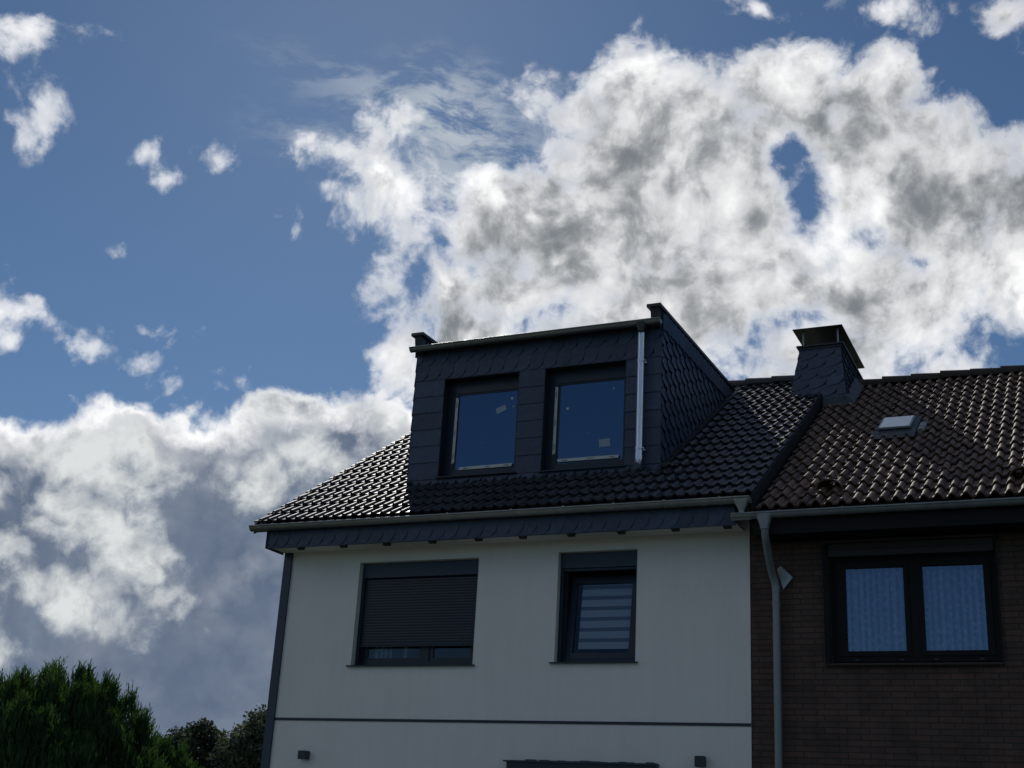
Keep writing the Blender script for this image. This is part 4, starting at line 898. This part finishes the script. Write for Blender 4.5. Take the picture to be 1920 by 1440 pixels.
def broad(name, label, loc, clumps, leaves, size, seed, m_, group=None, cat='tree'):
    rnd = random.Random(seed); R_ = root(name, label, cat, loc, group); X, Y_, _ = loc; tk = MB(); vs = []; fs = []
    tk.tube([(X, Y_, 0), (X+.05, Y_, 1.0), (X, Y_+.05, 2.2)], [.16, .12, .08], 10)
    for (cx, cy, cz, r_) in clumps:
        c0_ = Vector((X+cx, Y_+cy, cz)); tk.tube([(X, Y_+.02, 1.6), (X+cx*.5, Y_+cy*.5, 1.6+(cz-1.6)*.55), tuple(c0_)], [.06, .04, .012], 6)
        for k in range(int(leaves*r_*r_)):
            dv = Vector((rnd.gauss(0, 1), rnd.gauss(0, 1), rnd.gauss(0, 1))).normalized()
            rr = r_*(.35+.7*rnd.random()**.6)*(1+.25*math.sin(dv.x*6+cx*3)*math.sin(dv.z*7+cz))
            c = c0_+Vector((dv.x*rr, dv.y*rr, dv.z*rr*.9))
            nrm = (dv+Vector((rnd.gauss(0, .6), rnd.gauss(0, .6), rnd.gauss(0, .6)))).normalized(); a = nrm.orthogonal().normalized(); a = Matrix.Rotation(rnd.random()*6.28, 3, nrm) @ a; b_ = nrm.cross(a)
            s = size*(.6+.8*rnd.random()); b = len(vs)
            vs += [c-a*s, c-a*s*.2+b_*s*.5, c+a*s, c-a*s*.2-b_*s*.5]; fs.append((b, b+1, b+2, b+3))
    part('crown', vs, fs, m_, R_, recalc=False); tk.out('trunk', BARK, R_); return R_
rt = random.Random(17); PL = []
def env(x):                               # height of the crown across its width
    k = [(-4.2, 3.2), (-3.0, 3.55), (-2.2, 3.62), (-1.2, 3.80), (-.9, 4.05), (-.2, 4.22), (.15, 4.25), (.5, 4.0), (1.2, 3.92), (1.45, 3.6), (1.9, 3.3), (2.1, 2.9), (2.6, 2.75), (3.0, 2.5), (3.5, 2.2), (3.9, 1.9)]
    for (a, ha), (b, hb) in zip(k, k[1:]):
        if a <= x <= b: return ha+(hb-ha)*(x-a)/(b-a)
    return 2.
for i in range(90):
    x = -4.1+7.9*i/89+rt.gauss(0, .08); row = i % 3; y = (.25, -.35, -1.0)[row]+rt.gauss(0, .12)
    PL.append((x, y, env(x)-(0, .18, .62)[row]-.10*rt.random()+(.09 if rt.random() < .15 else 0), .34+.14*rt.random()+.12*row))
conifer('conifer', 'large dark green feathery conifer with many upright tips left of the white house', (-5.9, 2.0, 0), PL, 2300, 3, CONI)
broad('shrub_tree', 'yellow green leafy tree showing at the far left edge behind the conifer', (-11.0, 5.6, 0), [(.15,0,3.95,.42),(-.4,.1,3.8,.5),(.7,.2,3.7,.45),(-.3,0,3.1,.9),(.6,-.1,2.9,.9)], 4500, .045, 8, CONY)
broad('leafy_tree', 'dark leafed tree between the conifer and the grey green tree', (-10.8, 12.5, 0), [(.06,0,3.98,.34),(-.45,.1,3.75,.42),(.4,0,3.7,.38),(-.9,0,3.4,.6),(0,-.3,3.2,.7),(.5,0,3.0,.6),(0,0,2.4,.9)], 5200, .055, 9, LEAF1)
broad('leafy_tree', 'low brownish green tree in the dip before the grey green tree', (-9.9, 13.2, 0), [(0,0,3.55,.42),(.35,.1,3.4,.45),(-.4,0,3.35,.5),(0,0,2.8,.7)], 5200, .045, 10, LEAF3)
broad('leafy_tree', 'tall grey green tree standing close behind the corner of the white house', (-8.9, 12.5, 0), [(-.05,0,4.15,.45),(-.5,.1,3.85,.42),(.45,0,4.3,.5),(-.85,0,3.45,.42),(-.35,-.3,3.4,.7),(.3,0,3.6,.8),(-.6,0,2.8,.8),(.9,.2,4.4,.6)], 5200, .055, 11, LEAF2)
